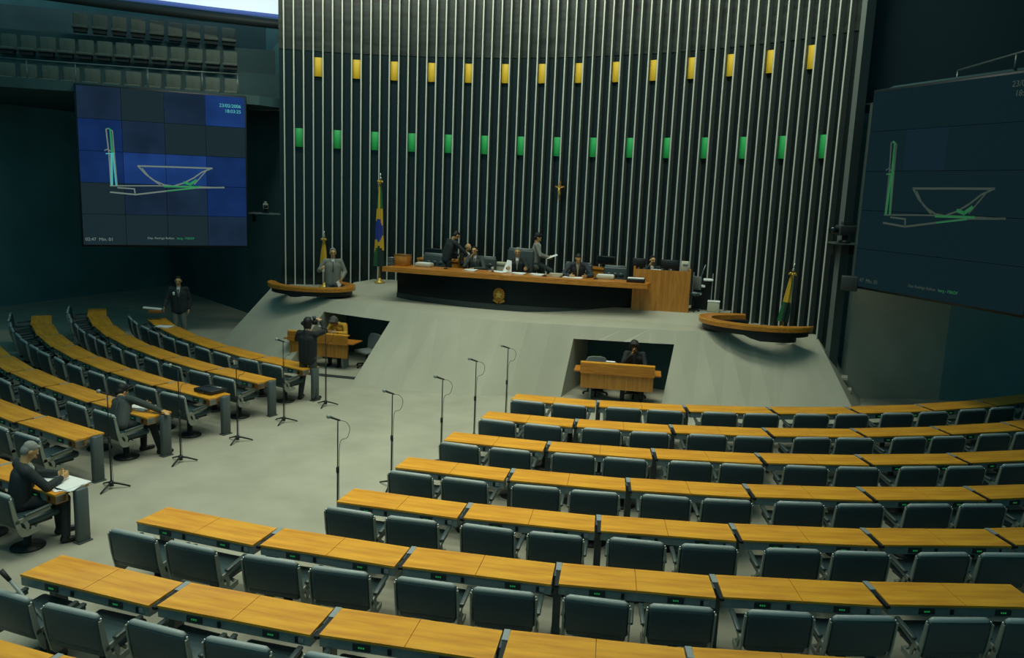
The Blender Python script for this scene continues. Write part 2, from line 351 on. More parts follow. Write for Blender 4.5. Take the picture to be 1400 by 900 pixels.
# ------------------------------------------------------------------ hanging screens
LOGO = {'tower': ([(0.159, 0.261), (0.169, 0.408), (0.173, 0.615)], 0.012, 0), 't2': ([(0.172, 0.256), (0.183, 0.263), (0.191, 0.41), (0.203, 0.614)], 0.014, 1),
 'tin': ([(0.183, 0.263), (0.186, 0.41)], 0.016, 1), 'tin2': ([(0.184, 0.415), (0.178, 0.61)], 0.022, 2), 'tin3': ([(0.193, 0.415), (0.203, 0.614)], 0.012, 2),
 'cap': ([(0.159, 0.261), (0.172, 0.256), (0.195, 0.27), (0.2, 0.41), (0.209, 0.614)], 0.010, 0), 'mid': ([(0.146, 0.395), (0.162, 0.386), (0.2, 0.41)], 0.010, 0), 'mid2': ([(0.153, 0.415), (0.2, 0.411)], 0.010, 2),
 'bowltop': ([(0.336, 0.484), (0.555, 0.481), (0.783, 0.479)], 0.016, 0), 'bowl': ([(0.336, 0.486), (0.378, 0.535), (0.428, 0.574), (0.485, 0.6), (0.542, 0.606), (0.606, 0.583), (0.669, 0.547), (0.72, 0.507), (0.78, 0.48)], 0.014, 0),
 'bowl2': ([(0.359, 0.498), (0.403, 0.558), (0.46, 0.600)], 0.010, 0), 'br': ([(0.754, 0.488), (0.672, 0.588)], 0.010, 0), 'br2': ([(0.61, 0.580), (0.645, 0.590), (0.682, 0.564)], 0.026, 1),
 'base': ([(0.169, 0.618), (0.428, 0.608), (0.618, 0.604), (0.856, 0.606)], 0.011, 0), 'base2': ([(0.49, 0.610), (0.70, 0.606)], 0.018, 1),
 'ramp': ([(0.169, 0.658), (0.314, 0.669), (0.517, 0.637), (0.682, 0.612), (0.856, 0.604)], 0.015, 0), 'ramp2': ([(0.50, 0.640), (0.66, 0.617)], 0.012, 1), 'step': ([(0.213, 0.628), (0.308, 0.632), (0.311, 0.659)], 0.013, 0)}
def text_mesh(body, size, mt, align='LEFT'):
    cu = bpy.data.curves.new('t', 'FONT'); cu.body = body; cu.size = size; cu.align_x = align; cu.extrude = 0.002
    o = bpy.data.objects.new('t', cu); C.objects.link(o); me = evaluated(o, 'lettering'); bpy.data.objects.remove(o); bpy.data.curves.remove(cu)
    me.materials.clear(); me.materials.append(MATS[mt]); return me
def screen(label, p0, p1, z0, z1, cells, dim):
    W = math.hypot(p1[0]-p0[0], p1[1]-p0[1]); H = z1-z0; ang = math.atan2(p1[1]-p0[1], p1[0]-p0[0])
    t = thing('video_wall', label, 'screen', (p0[0], p0[1], z0), ang, 'hanging video walls')
    MB().rbox((W/2, 0.20, H/2), (W+0.10, 0.34, H+0.10), 0.02, seg=1).build('housing', 'black_plastic', t)
    m = MB(); names = ['screen_black', 'screen_faint', 'cell_low', 'cell_low'] if dim else ['screen_dark', 'cell_low', 'cell_mid', 'cell_bright']
    for r in range(5):
        for c in range(4):
            m.box(((c+0.5)*W/4, 0.015, H-(r+0.5)*H/5), (W/4-0.012, 0.03, H/5-0.012), mi=cells[r][c])
    m.build('display_panels', names, t)
    mats = ['screen_line_dim', 'screen_green_dim', 'screen_green_dim'] if dim else ['screen_line', 'screen_green', 'screen_cyan']
    m = MB()
    for k, (pl, w, mi) in LOGO.items():
        pts = [Vector((u*W, -0.006-0.001*mi, H*(1-v))) for u, v in pl]
        for a, b in zip(pts[:-1], pts[1:]):
            d = (b-a); L = d.length; an = math.atan2(d.z, d.x)
            m.box((a+b)/2, (L+w*W*0.5, 0.006, w*W*0.62), (0, -an, 0), mi=mi)
    m.build('line_drawing', mats, t)
    R = (PI/2, 0, 0); tx = 'screen_line_dim' if dim else 'screen_text'; cy = 'screen_line_dim' if dim else 'screen_cyan'
    if dim:
        link('date_lettering', text_mesh('23/02/2006', 0.155, cy), t, (0.80*W, -0.005, 0.945*H), R); link('clock_lettering', text_mesh('18:03:25', 0.155, cy), t, (0.82*W, -0.005, 0.905*H), R)
    else:
        link('date_lettering', text_mesh('23/02/2006', 0.135, cy, 'RIGHT'), t, (0.975*W, -0.005, 0.928*H), R); link('clock_lettering', text_mesh('18:03:25', 0.135, cy, 'RIGHT'), t, (0.975*W, -0.005, 0.893*H), R)
    link('timer_lettering', text_mesh('02:47  Min. 01', 0.125, tx), t, (0.012*W, -0.005, 0.028*H), R)
    link('caption_lettering', text_mesh('Dep. Rodrigo Rollem', 0.085, tx), t, (0.375*W, -0.005, 0.042*H), R)
    link('caption_lettering', text_mesh('berg - PSB/DF', 0.085, 'screen_green_dim' if dim else 'screen_green'), t, (0.375*W+0.80, -0.006, 0.042*H), R)
screen('big video wall left of the finned wall, blue panels behind a line drawing', (-11.92, -13.98), (-8.80, -10.77), 2.79, 7.22,
       [[1, 0, 1, 3], [2, 1, 0, 0], [2, 3, 3, 2], [0, 1, 1, 2], [0, 0, 0, 1]], False)
screen('big dark video wall right of the finned wall with dim green line drawing', (8.50, -10.62), (11.34, -13.95), 2.94, 7.30,
       [[0, 0, 0, 0], [0, 1, 0, 0], [0, 0, 0, 0], [0, 0, 0, 0], [0, 0, 0, 0]], True)
# small alcoves between screens and fins: shelf, rail and a remote camera each
def shelf(label, a, b, z):
    c = ((a[0]+b[0])/2, (a[1]+b[1])/2, z); L = math.hypot(b[0]-a[0], b[1]-a[1]); ang = math.atan2(b[1]-a[1], b[0]-a[0])
    t = thing('camera_shelf', label, 'shelf', c, ang); MB().box((0, 0.1, -0.02), (L, 0.5, 0.04)).build('board', 'rail_metal', t)
    for x in (-L/2+0.06, L/2-0.06): MB().box((x, 0.2, -0.16), (0.03, 0.25, 0.25)).build('bracket', 'black_metal', t)
def video_camera(label, loc, rz, s=1.0, mt='grey_plastic'):
    t = thing('video_camera', label, 'camera', loc, rz)
    MB().lathe([(0.10*s, 0), (0.10*s, 0.03*s), (0.05*s, 0.05*s), (0.05*s, 0.14*s)]).build('mount', 'black_metal', t)
    MB().rbox((0, 0, 0.21*s), (0.15*s, 0.34*s, 0.17*s), 0.02*s).build('body', mt, t)
    MB().tube([(0, -0.16*s, 0.21*s), (0, -0.30*s, 0.21*s)], [0.05*s, 0.06*s], 12).build('lens', 'dark_glass', t)
    MB().box((0, 0.02*s, 0.33*s), (0.07*s, 0.2*s, 0.05*s)).build('viewfinder', mt, t)
shelf('metal camera shelf between left video wall and finned wall', (-9.09, -10.26), (-8.15, -9.88), 3.80)
video_camera('small grey remote camera on the shelf left of the finned wall', (-8.64, -10.08, 3.80), 0.7, 1.0, 'cast_metal')
shelf('metal camera shelf between finned wall and right video wall', (7.98, -10.68), (8.52, -10.47), 3.92)
video_camera('dark video camera on the shelf right of the finned wall', (8.22, -10.62, 3.92), -0.9, 1.35, 'plinth_grey')
def rail(label, pts, z, r=0.018, posts=(), drop=0.5, nm='handrail'):
    t = thing(nm, label, 'railing', (pts[0][0], pts[0][1], z))
    P = [Vector((x-pts[0][0], y-pts[0][1], 0)) for x, y in pts]
    MB().tube(P, r, 8).build('rail', 'rail_metal', t)
    for k in posts:
        i = int(k); f = k-i; q = P[i].lerp(P[min(i+1, len(P)-1)], f); MB().tube([q, q-Vector((0, 0, drop))], r*0.9, 8).build('post', 'rail_metal', t)
rail('thin metal rail high between left video wall and finned wall', [(-9.41, -9.85), (-8.47, -9.48)], 6.97, posts=(0.02, 0.98), drop=-0.12)
rail('metal gallery railing above the left video wall', [(-14.89, -13.93), (-13.4, -12.75), (-11.6, -11.4), (-9.59, -10.06)], 8.0, 0.022, posts=(0.35, 1.02, 1.9, 2.55, 2.98), drop=0.68)
rail('bent metal gallery railing above the right video wall', [(10.1, -10.75), (10.92, -13.09), (12.5, -15.5)], 7.72, 0.022, posts=(0.0, 0.9, 1.9), drop=0.3)
rail('slanting dark cable stay above the right video wall', [(8.35, -10.0), (9.3, -10.3)], 7.1, 0.012, nm='cable_stay') 
tag(MB().rbox((8.42, -10.72, 3.0), (0.36, 0.28, 0.34), 0.02).build('equipment_box', 'plinth_grey'), 'small dark box hung below the camera right of the finned wall', 'box')

# ------------------------------------------------------------------ gallery seats
sb = MB().rbox((0, 0.06, 0.40), (0.45, 0.09, 0.44), 0.035).mesh('back', 'seat_fabric')
ss = MB().rbox((0, 0.30, 0.16), (0.45, 0.42, 0.09), 0.03).mesh('seat', 'seat_fabric')
sf = MB().box((0, 0.26, 0.06), (0.38, 0.30, 0.12)).mesh('foot', 'seat_dark')
def gal_seat(loc, rz, label, group):
    t = thing('gallery_seat', label, 'seat', loc, rz, group)
    link('backrest', sb, t); link('seat', ss, t); link('pedestal', sf, t)
rows = [((-15.35, -13.38, 7.62), (-10.38, -9.47, 7.50), 12, 'lowest gallery row'), ((-16.18, -12.62, 8.74), (-11.08, -8.69, 8.50), 13, 'middle gallery row'), ((-15.09, -10.95, 9.56), (-11.81, -7.92, 9.50), 9, 'top gallery row')]
for (A, B, n, rn) in rows:
    A = Vector(A); B = Vector(B); rz = math.atan2(B.y-A.y, B.x-A.x)+PI
    for k in range(n):
        p = A.lerp(B, k/(n-1)); p.z = {'l': 7.325, 'm': 8.305, 't': 9.205}[rn[0]] + (p.z-{'l': 7.56, 'm': 8.62, 't': 9.53}[rn[0]])*0
        gal_seat(p, rz+PI if False else rz, 'empty grey gallery seat, %s from the right in the %s' % (ORD[n-1-k], rn), 'seats of the '+rn)

# ------------------------------------------------------------------ desks and chairs
def chair_parts():
    P = []
    P.append(('backrest', MB().rbox((0, -0.335, 0.675), (0.64, 0.085, 0.38), 0.035, (0.14, 0, 0), seg=3).rbox((0, -0.290, 0.475), (0.60, 0.075, 0.11), 0.032, (0.10, 0, 0), seg=3).mesh('backrest', 'leather')))
    P.append(('top_piping', MB().tube([(-0.30, -0.365, 0.852), (-0.27, -0.365, 0.864), (0.27, -0.365, 0.864), (0.30, -0.365, 0.852)], [0.022, 0.030, 0.030, 0.022], 10).mesh('piping', 'piping')))
    P.append(('corner_fitting', MB().sphere((-0.327, -0.365, 0.842), 0.014, 8).sphere((0.327, -0.365, 0.842), 0.014, 8).mesh('fitting', 'chrome')))
    P.append(('seat', MB().rbox((0, 0.0, 0.455), (0.59, 0.56, 0.10), 0.045, (0.05, 0, 0), seg=3).mesh('seat', 'leather')))
    P.append(('seat_pan', MB().rbox((0, -0.02, 0.395), (0.50, 0.44, 0.045), 0.015).mesh('pan', 'black_metal')))
    for s in (-1, 1):
        m = MB(); x = s*0.333
        T = Matrix(((0, 0, 1, x-0.009), (1, 0, 0, 0), (0, 1, 0, 0), (0, 0, 0, 1)))
        def pr(poly): m.prism(poly, 0, 0.018, T=T)
        pr([(-0.396, 0.83), (-0.362, 0.835), (-0.31, 0.60), (-0.255, 0.42), (-0.305, 0.36), (-0.36, 0.58)])
        pr([(-0.345, 0.50), (-0.335, 0.545), (0.12, 0.600), (0.12, 0.562), (-0.10, 0.530), (-0.25, 0.50)])
        pr([(-0.305, 0.37), (-0.255, 0.43), (-0.17, 0.375), (-0.02, 0.385), (-0.02, 0.33), (-0.19, 0.30), (-0.26, 0.31)])
        pr([(-0.25, 0.505), (-0.20, 0.525), (-0.165, 0.45), (-0.17, 0.38), (-0.20, 0.37), (-0.215, 0.45)])
        m.tube([(x*0.97, -0.03, 0.36), (s*0.20, -0.03, 0.385)], 0.02, 6)
        P.append(('side_frame', m.mesh('side', 'cast_metal')))
        P.append(('armrest', MB().rbox((s*0.340, -0.05, 0.600), (0.055, 0.36, 0.032), 0.012, (0.10, 0, 0)).mesh('arm', 'leather_green')))
    P.append(('pedestal', MB().lathe([(0.21, 0.0), (0.21, 0.02), (0.07, 0.04), (0.05, 0.07), (0.05, 0.39)], seg=18).mesh('ped', 'black_metal')))
    return P
CH_PARTS = chair_parts()
def chair(loc, rz, label, group):
    t = thing('swivel_armchair', label, 'chair', loc, rz, group)
    for nme, me in CH_PARTS: link(nme, me, t)
    return t
leg_me = MB().box((0, 0.04, 0.365), (0.085, 0.15, 0.73)).box((0, 0.04, 0.012), (0.11, 0.20, 0.024)).mesh('leg', 'post_metal')
endpost_me = MB().rbox((0, 0.07, 0.375), (0.10, 0.17, 0.75), 0.012, seg=1).box((0, 0.07, 0.01), (0.13, 0.2, 0.02)).mesh('leg', 'post_metal')
bar_me = MB().box((0, 0.165, 0.742), (0.062, 0.19, 0.016)).mesh('bar', 'strip_metal')
bar2_me = MB().box((0, -0.05, 0.725), (0.045, 0.44, 0.03)).mesh('bar', 'black_metal')
led_me = MB()
for k in range(3): led_me.box((-0.022+0.022*k, -0.0085, 0.004), (0.014, 0.003, 0.006)).box((-0.022+0.022*k, -0.0085, -0.006), (0.012, 0.003, 0.005))
led_me = led_me.mesh('led', 'led_green')
plate_me = MB().box((0, 0, 0), (0.17, 0.012, 0.062)).mesh('plate', 'plinth_grey')
slot_me = MB().box((0, 0, 0), (0.035, 0.016, 0.055)).mesh('slot', 'black_metal')
plug_me = MB().box((0, 0, 0), (0.09, 0.014, 0.045)).mesh('label', 'strip_metal')
_desk_cache = {}
def desk_meshes(r, w):
    key = (round(r, 2), round(w, 2))
    if key in _desk_cache: return _desk_cache[key]
    hf = w/2-0.035; hn = (w/2)*(r+0.5)/r-0.035
    def lf(y): return hf+(hn-hf)*(0.25-y)/0.5
    out = []
    for s in (-1, 1):
        g = 0.003
        poly = [(s*g, 0.25), (s*hf, 0.25), (s*hn, -0.25), (s*g, -0.25)]
        if s < 0: poly = poly[::-1]
        out.append(MB().prism(poly, 0.725, 0.75).mesh('leaf', 'desktop_wood'))
    poly = [(-lf(0.24), 0.24), (lf(0.24), 0.24), (lf(-0.235), -0.235), (-lf(-0.235), -0.235)]
    ap = MB().prism([(-hn, -0.10), (hn, -0.10), (hn, -0.24), (-hn, -0.24)], 0.625, 0.724).mesh('apron', 'grey_metal')
    un = MB().prism(poly, 0.712, 0.7245).mesh('under', 'edge_wood')
    _desk_cache[key] = (out, ap, un, hf, hn); return _desk_cache[key]
def desk(cx, cy, th, r, w, label, group, start=-1, endpost=False, closeend=False, detail=True, side='right'):
    leaves, ap, un, hf, hn = desk_meshes(r, w)
    t = thing('bench_desk', label, 'desk', (cx, cy, 0), th, group)
    for l in leaves: link('desktop', l, t)
    link('underside', un, t); link('apron', ap, t)
    jx = start*(w/2)
    if endpost:
        link('leg', endpost_me, t, (start*(w/2+0.035), 0, 0))
        link('end_cap', MB().box((start*(hn-0.10), -0.155, 0.665), (0.20, 0.175, 0.10)).mesh('cap', 'edge_wood'), t)
    else:
        link('leg', leg_me, t, (start*(w/2-(0.20 if closeend else 0.0)), 0, 0))
        if not closeend: link('joint_bar', bar_me, t, (jx, 0, 0)); link('joint_gap', bar2_me, t, (jx, 0, 0))
    if detail:
        for s in (-1, 1):
            x = s*hn/2
            pl = link('vote_panel', plate_me, t, (x, -0.243, 0.675)); link('display', led_me, pl)
            link('socket', slot_me, t, (x+0.27, -0.243, 0.672))
        link('name_plate', plug_me, t, ((hn*0.86 if side == 'right' else -hn*0.86), -0.243, 0.675))
    return t
def pol(r, th): return r*math.sin(th)-0.0, -r*math.cos(th)
RK = {1: 16.29, 2: 17.76, 3: 19.23, 4: 20.71, 5: 22.19, 6: 23.66, 7: 25.17, 8: 26.63}
LK = {1: 16.12, 2: 17.56, 3: 18.98, 4: 20.44, 5: 21.86, 6: 23.46, 7: 24.95}
def rad(R, th): return R-0.45*math.sin(th)
def block(side, K, s0, w, rowlimit, firstk):
    for k, R in K.items():
        sgn = 1 if side == 'right' else -1
        r0 = rad(R, 0.15*sgn); n = rowlimit[k]
        for i in range(n):
            s = s0[k]+w*(i+0.5); th = sgn*s/r0; th = sgn*s/rad(R, th); r = rad(R, th)
            x, y = pol(r+0.25, th); slope = math.atan2(-0.45*math.cos(th), r)   # the ring is a little off-centre
            det = True
            row = ORD[k-1]
            lab = 'wood-topped two-seat desk, %s from the aisle, %s row from podium, %s block' % (ORD[i], row, side)
            desk(x, y, th, r, w, lab, '%s block desks, %s row' % (side, row), start=-sgn, endpost=(side == 'left' and i == 0), closeend=(side == 'right' and i == 0), detail=det, side=side)
            if k == 8: continue
            for j, dx in enumerate((-0.40, 0.40) if sgn > 0 else (0.40, -0.40)):
                rc = r+1.06-0.42; tc = th+dx/(rc+0.42)
                cx, cy = pol(rc, tc); idx = 2*i+j
                jit = random.uniform(-0.06, 0.06)
                lab = 'black padded armchair, %s from the aisle, %s row from podium, %s block' % (ORD[idx], row, side)
                chair((cx, cy, 0), tc+jit, lab, '%s block armchairs, %s row' % (side, row))
block('right', RK, {1: 2.30, 2: 2.32, 3: 2.32, 4: 2.28, 5: 2.27, 6: 0.56, 7: 0.56, 8: -1.15}, 1.68, {1: 7, 2: 7, 3: 6, 4: 6, 5: 6, 6: 6, 7: 5, 8: 3}, 0)
block('left', LK, {1: 2.45, 2: 2.50, 3: 2.46, 4: 2.50, 5: 2.50, 6: 0.88, 7: 0.88}, 1.63, {1: 5, 2: 7, 3: 7, 4: 6, 5: 5, 6: 3, 7: 1}, 0)

# ------------------------------------------------------------------ president's table
tb_front = catmull([(-3.6, -10.60), (-2.5, -10.84), (-1.4, -10.98), (-0.26, -10.94), (1.3, -10.58), (3.08, -9.75)], 4)
tb_back = [(v.x*0.97, v.y+0.55) for v in tb_front]
t = thing('curved_bench_table', 'long curved table with wooden top and glossy black front on the podium', 'table', (0, 0, 1.6))
F = [(v.x, v.y) for v in tb_front]
MB().prism(F + tb_back[::-1], 0.16, 0.845).build('front_panel', 'black_gloss', t)
MB().prism([(x, y-0.03) for x, y in F] + tb_back[::-1], 0.0, 0.16).build('plinth', 'plinth_grey', t)
sl = catmull([(-3.62, -11.42), (-1.9, -11.32), (-0.2, -11.13), (1.6, -10.90), (3.20, -10.62)], 4)
slab = [(v.x, v.y) for v in sl] + [(3.66, -10.52), (3.64, -10.02), (2.6, -9.86), (1.4, -9.98), (0, -10.12), (-1.8, -10.3), (-3.55, -10.45)]
MB().prism(slab, 0.845, 0.975).build('table_top', 'podium_wood', t)
# gilt crest on the black front
t = thing('gilt_crest', 'gold crest with star and leaf wreath on the black table front', 'emblem', (-0.25, -10.97, 2.00), 0.03)
m = MB(); T = Matrix(((1, 0, 0, 0), (0, 0, -1, -0.0), (0, 1, 0, 0), (0, 0, 0, 1)))
st = [((0.115 if k % 2 == 0 else 0.05)*math.sin(PI*k/5), (0.115 if k % 2 == 0 else 0.05)*math.cos(PI*k/5)+0.02) for k in range(10)]
m.prism(st, 0.0, 0.05, T=T); m.build('star', 'gold_light', t)
m = MB()
for k in range(20):
    a = 2*PI*k/20; m.rbox((0.135*math.sin(a), -0.02, 0.135*1.15*math.cos(a)+0.02), (0.035, 0.035, 0.085), 0.012, (0, a+0.5, 0), seg=1)
m.build('wreath', 'gold', t)
MB().lathe([(0.125, 0), (0.125, 0.02), (0.1, 0.025)], seg=24).build('disc', 'gold', t, (0, 0.0, 0.02), (PI/2, 0, 0))
m = MB()
for s in (-1, 1): m.rbox((s*0.09, -0.02, -0.165), (0.17, 0.03, 0.06), 0.012, (0, s*-0.45, 0), seg=1)
m.build('ribbon', 'gold', t)

# big wooden cabinet desk at the right end, low boxes, monitors
t = thing('cabinet_desk', 'tall wooden cabinet desk at the right end of the podium table', 'cabinet', (3.80, -9.46, 1.80), 0.215)
MB().box((0, -0.40, 0.55), (1.48, 0.05, 1.10)).build('front_panel', 'veneer_wood', t)
for s in (-1, 1): MB().box((s*0.72, -0.08, 0.57), (0.05, 0.62, 1.14)).build('side_panel', 'veneer_wood', t)
MB().box((0, -0.11, 0.99), (1.40, 0.52, 0.04)).build('worktop', 'edge_wood', t)
def monitor(label, loc, rz, w=0.46, h=0.30, group='monitors on the podium', back='black_plastic'):
    t = thing('monitor', label, 'monitor', loc, rz, group)
    MB().rbox((0, 0, 0.10+h/2), (w, 0.05, h), 0.012, seg=1).build('case', back, t)
    MB().box((0, 0.027, 0.10+h/2), (w-0.05, 0.004, h-0.05)).build('display', 'dark_glass', t)
    MB().lathe([(0.10, 0), (0.10, 0.015), (0.025, 0.03), (0.025, 0.12)], seg=14).build('foot', 'black_plastic', t)
monitor('flat black monitor on cabinet desk, in front of the man with hand to face', (3.19, -9.55, 2.81), 0.25, 0.34, 0.24)
monitor('flat black monitor on cabinet desk, beside the beige computer case', (3.98, -9.40, 2.81), 0.1, 0.46, 0.24)
t = thing('computer_case', 'beige computer case at the right end of the cabinet desk', 'computer', (4.38, -9.34, 2.81), 0.2)
MB().rbox((0, 0, 0.16), (0.2, 0.32, 0.32), 0.01, seg=1).build('case', 'cream', t); MB().box((0, -0.165, 0.24), (0.14, 0.01, 0.04)).build('drive_slot', 'grey_plastic', t)
def papers(label, loc, rz, w=0.21, d=0.30, n=2, h=0.012, mt='paper', nm='paper_stack', cat='papers', group=None):
    m = MB()
    for k in range(n): m.box((0.012*k, 0.008*k, h*(k+0.5)), (w, d, h*0.98), (0, 0, 0.12*k-0.05*n))
    return tag(m.build(nm, mt, None, loc, (0, 0, rz)), label, cat, group)
papers('white papers lying on cabinet desk between the two monitors', (3.72, -9.88, 2.902), 0.215, 0.26, 0.04, 2, 0.008)
zt = 2.577
def wooden_box(label, loc, d, rz=0.0, nm='wooden_box'):
    t = thing(nm, label, 'box', loc, rz)
    MB().rbox((0, 0, d[2]/2), d, 0.006, seg=1).build('body', 'veneer_wood', t); MB().box((0, 0, d[2]+0.006), (d[0]+0.02, d[1]+0.02, 0.012)).build('lid', 'edge_wood', t)
wooden_box('small upright wooden box at left end of podium table', (-3.36, -10.72, zt), (0.40, 0.30, 0.30))
t = thing('slatted_rack', 'small slatted metal rack at the left tip of podium table', 'rack', (-3.75+0.12, -10.85, zt), 0.0)
for k in range(5): MB().box((0, 0, 0.03+0.045*k), (0.16, 0.22, 0.012)).build('slat', 'strip_metal', t)
for s in (-1, 1): MB().box((s*0.075, 0.09, 0.115), (0.01, 0.01, 0.23)).build('upright', 'strip_metal', t)
def tufted_chair(label, loc, rz, bh=0.62, w=0.74, group='tufted leather chairs behind the podium table'):
    t = thing('tufted_chair', label, 'chair', loc, rz, group)
    m = MB().rbox((0, -0.30, 0.50+bh/2), (w, 0.12, bh), 0.05, (0.10, 0, 0), seg=3)
    m.build('backrest', 'leather_green', t)
    MB().tube([(-w*0.44, -0.30-0.1*bh*0.5, 0.50+bh), (w*0.44, -0.30-0.1*bh*0.5, 0.50+bh)], 0.045, 10).build('head_roll', 'grey_plastic', t)
    m = MB()
    for i in range(3):
        for j in range(2 if bh < 0.7 else 3): m.sphere((-w*0.25+w*0.25*i, -0.222-0.018*j, 0.62+0.17*j), (0.075, 0.030, 0.060), 10)
    m.build('buttoned_tufts', 'leather_green', t)
    MB().rbox((0, 0.02, 0.44), (w*0.9, 0.6, 0.13), 0.05, seg=3).build('seat', 'leather_green', t)
    for s in (-1, 1):
        MB().tube([(s*w*0.47, -0.30, 0.62), (s*w*0.47, 0.2, 0.66), (s*w*0.47, 0.22, 0.44), (s*w*0.40, 0.05, 0.40)], 0.025, 8).build('armrest', 'chrome', t)
    MB().lathe([(0.28, 0), (0.28, 0.03), (0.05, 0.06), (0.05, 0.4)], seg=18).build('pedestal', 'chrome', t)
tufted_chair('empty tufted leather chair at left of podium table beside wooden box', (-2.93, -9.85, 1.82), PI, 0.52, 0.78)
tufted_chair('empty tufted leather chair at right of podium table beside cabinet desk', (2.50, -9.35, 1.82), PI+0.25, 0.50, 0.66)
tufted_chair('tall tufted leather chair of the seated man in the table centre', (-0.32, -9.62, 1.82), PI, 0.82, 0.80)
tufted_chair('tufted leather chair of the man reading at table right', (1.40, -9.42, 1.82), PI+0.1, 0.52, 0.80)
tufted_chair('tufted leather chair of the man leaning on elbow at table left', (-1.50, -9.42, 1.82), PI, 0.50, 0.70)
def tray(label, loc, rz, mt='cream', dark=False):
    t = thing('document_tray', label, 'tray', loc, rz, 'document trays on the podium table')
    MB().rbox((0, 0, 0.05), (0.46, 0.28, 0.10), 0.01, seg=1).build('tray', 'black_plastic' if dark else mt, t)
    MB().box((0, 0, 0.108), (0.42, 0.25, 0.016)).build('papers', 'paper', t, None, (0, 0, 0.06))
tray('pale document tray in front of the empty left tufted chair', (-2.72, -10.62, zt), 0.0)
tray('pale document tray in front of the empty right tufted chair', (2.42, -10.05, zt), 0.15)
tray('dark document tray with papers on top, beside the cabinet desk', (3.30, -10.28, zt), 0.15, dark=True)
GP = 'papers on the podium table'
papers('white papers in front of the man leaning on his elbow', (-1.25, -10.72, zt), 0.1, 0.34, 0.24, 3, 0.012, group=GP)
papers('wide white sheets lying left of the man in the table centre', (-0.52, -10.45, zt), -0.2, 0.50, 0.26, 2, 0.008, group=GP)
papers('white papers directly in front of the man in the table centre', (0.12, -10.58, zt), 0.15, 0.36, 0.24, 3, 0.012, group=GP)
papers('white papers right of the man in the table centre', (0.62, -10.48, zt), -0.1, 0.40, 0.24, 3, 0.012, group=GP)
papers('white sheets under the hands of the man reading at table right', (1.62, -10.42, zt), 0.2, 0.52, 0.26, 2, 0.008, group=GP)
o = papers('thick pale book lying left of the man reading at table right', (1.15, -10.50, zt), 0.1, 0.34, 0.22, 3, 0.03, 'cream', 'book', 'book')
m = MB().prism([(-0.13, 0), (0.13, 0), (0.10, 0.34), (-0.02, 0.36)], 0, 0.006, T=Matrix(((1, 0, 0, 0), (0, 0.35, -0.9, 0), (0, 0.93, 0.3, 0), (0, 0, 0, 1))))
tag(m.build('paper_sheet', 'paper', None, (-0.28, -10.40, zt), (0, 0, 0.2)), 'white sheet held upright by the man in the table centre', 'paper')
t = thing('water_glass', 'drinking glass left of the man in the table centre', 'glass', (-0.62, -10.62, zt)); MB().lathe([(0.035, 0), (0.042, 0.14), (0.038, 0.14), (0.032, 0.01)], seg=14).build('tumbler', 'cast_metal', t); MB().lathe([(0.03, 0.012), (0.034, 0.09)], seg=12).build('water', 'strip_metal', t)
def gooseneck(label, loc, rz, L=0.42):
    t = thing('gooseneck_microphone', label, 'microphone', loc, rz, 'gooseneck microphones on the podium table')
    MB().lathe([(0.06, 0), (0.06, 0.02), (0.02, 0.035)], seg=14).build('base', 'black_metal', t)
    MB().tube([(0, 0, 0.03), (0.02, 0, 0.12), (L*0.45, 0, 0.20), (L, 0, 0.25)], 0.007, 6).build('neck', 'black_metal', t)
    MB().tube([(L, 0, 0.25), (L+0.07, 0, 0.262)], [0.016, 0.018], 8).build('capsule', 'rubber', t)
gooseneck('gooseneck microphone right of the man reading at table right', (2.22, -10.3, zt), PI-0.15)
gooseneck('gooseneck microphone right of the man in the table centre', (0.90, -10.62, zt), PI*0.6, 0.25)
gooseneck('gooseneck microphone left of the man leaning on his elbow', (-1.98, -10.75, zt), 0.5, 0.2)
# back row furniture on the dais
def side_desk(label, loc, w, h, rz=0):
    t = thing('side_desk', label, 'desk', loc, rz); MB().box((0, 0, h-0.02), (w, 0.5, 0.04)).build('top', 'podium_wood', t)
    MB().box((0, -0.2, (h-0.04)/2), (w-0.06, 0.03, h-0.04)).build('front_panel', 'veneer_wood', t)
    for s in (-1, 1): MB().box((s*(w/2-0.03), 0, (h-0.04)/2), (0.03, 0.46, h-0.04)).build('side_panel', 'veneer_wood', t)
side_desk('wooden side desk behind the podium table, beside the bending man', (-3.1, -8.72, 1.6), 1.5, 1.05, 0.05)
side_desk('wooden side desk behind the podium table, behind the reading man', (1.75, -8.25, 1.6), 1.2, 1.1, -0.15)
monitor('wide dark monitor behind the empty tufted chair at podium left', (-3.42, -8.72, 2.65), PI, 0.62, 0.20)
monitor('wide dark monitor behind the man reading at table right', (1.92, -8.25, 2.70), PI, 0.56, 0.24)
t = thing('wooden_armchair', 'small wooden-backed chair between bending man and man leaning on elbow', 'chair', (-2.18, -9.35, 1.82), PI)
MB().rbox((0, -0.2, 0.75), (0.38, 0.04, 0.42), 0.015).build('backrest', 'veneer_wood', t); MB().rbox((0, 0, 0.45), (0.44, 0.44, 0.06), 0.02).build('seat', 'veneer_wood', t)
for sx in (-1, 1):
    for sy in (-1, 1): MB().tube([(sx*0.19, sy*0.19, 0), (sx*0.18, sy*0.18, 0.45)], 0.02, 8).build('leg', 'edge_wood', t)
tag(MB().rbox((-0.95, -8.9, 2.66), (0.55, 0.3, 0.08), 0.01).box((-0.95, -8.9, 2.235), (0.5, 0.26, 0.75)).build('cream_side_table', 'cream'), 'pale narrow side table behind the podium table, left of centre chair', 'table')
tag(MB().rbox((0.86, -8.9, 2.40), (0.42, 0.3, 0.12), 0.02).box((0.86, -8.9, 2.08), (0.2, 0.2, 0.52)).build('cream_stand', 'cream'), 'pale stand behind the podium table, right of the man standing reading', 'stand')
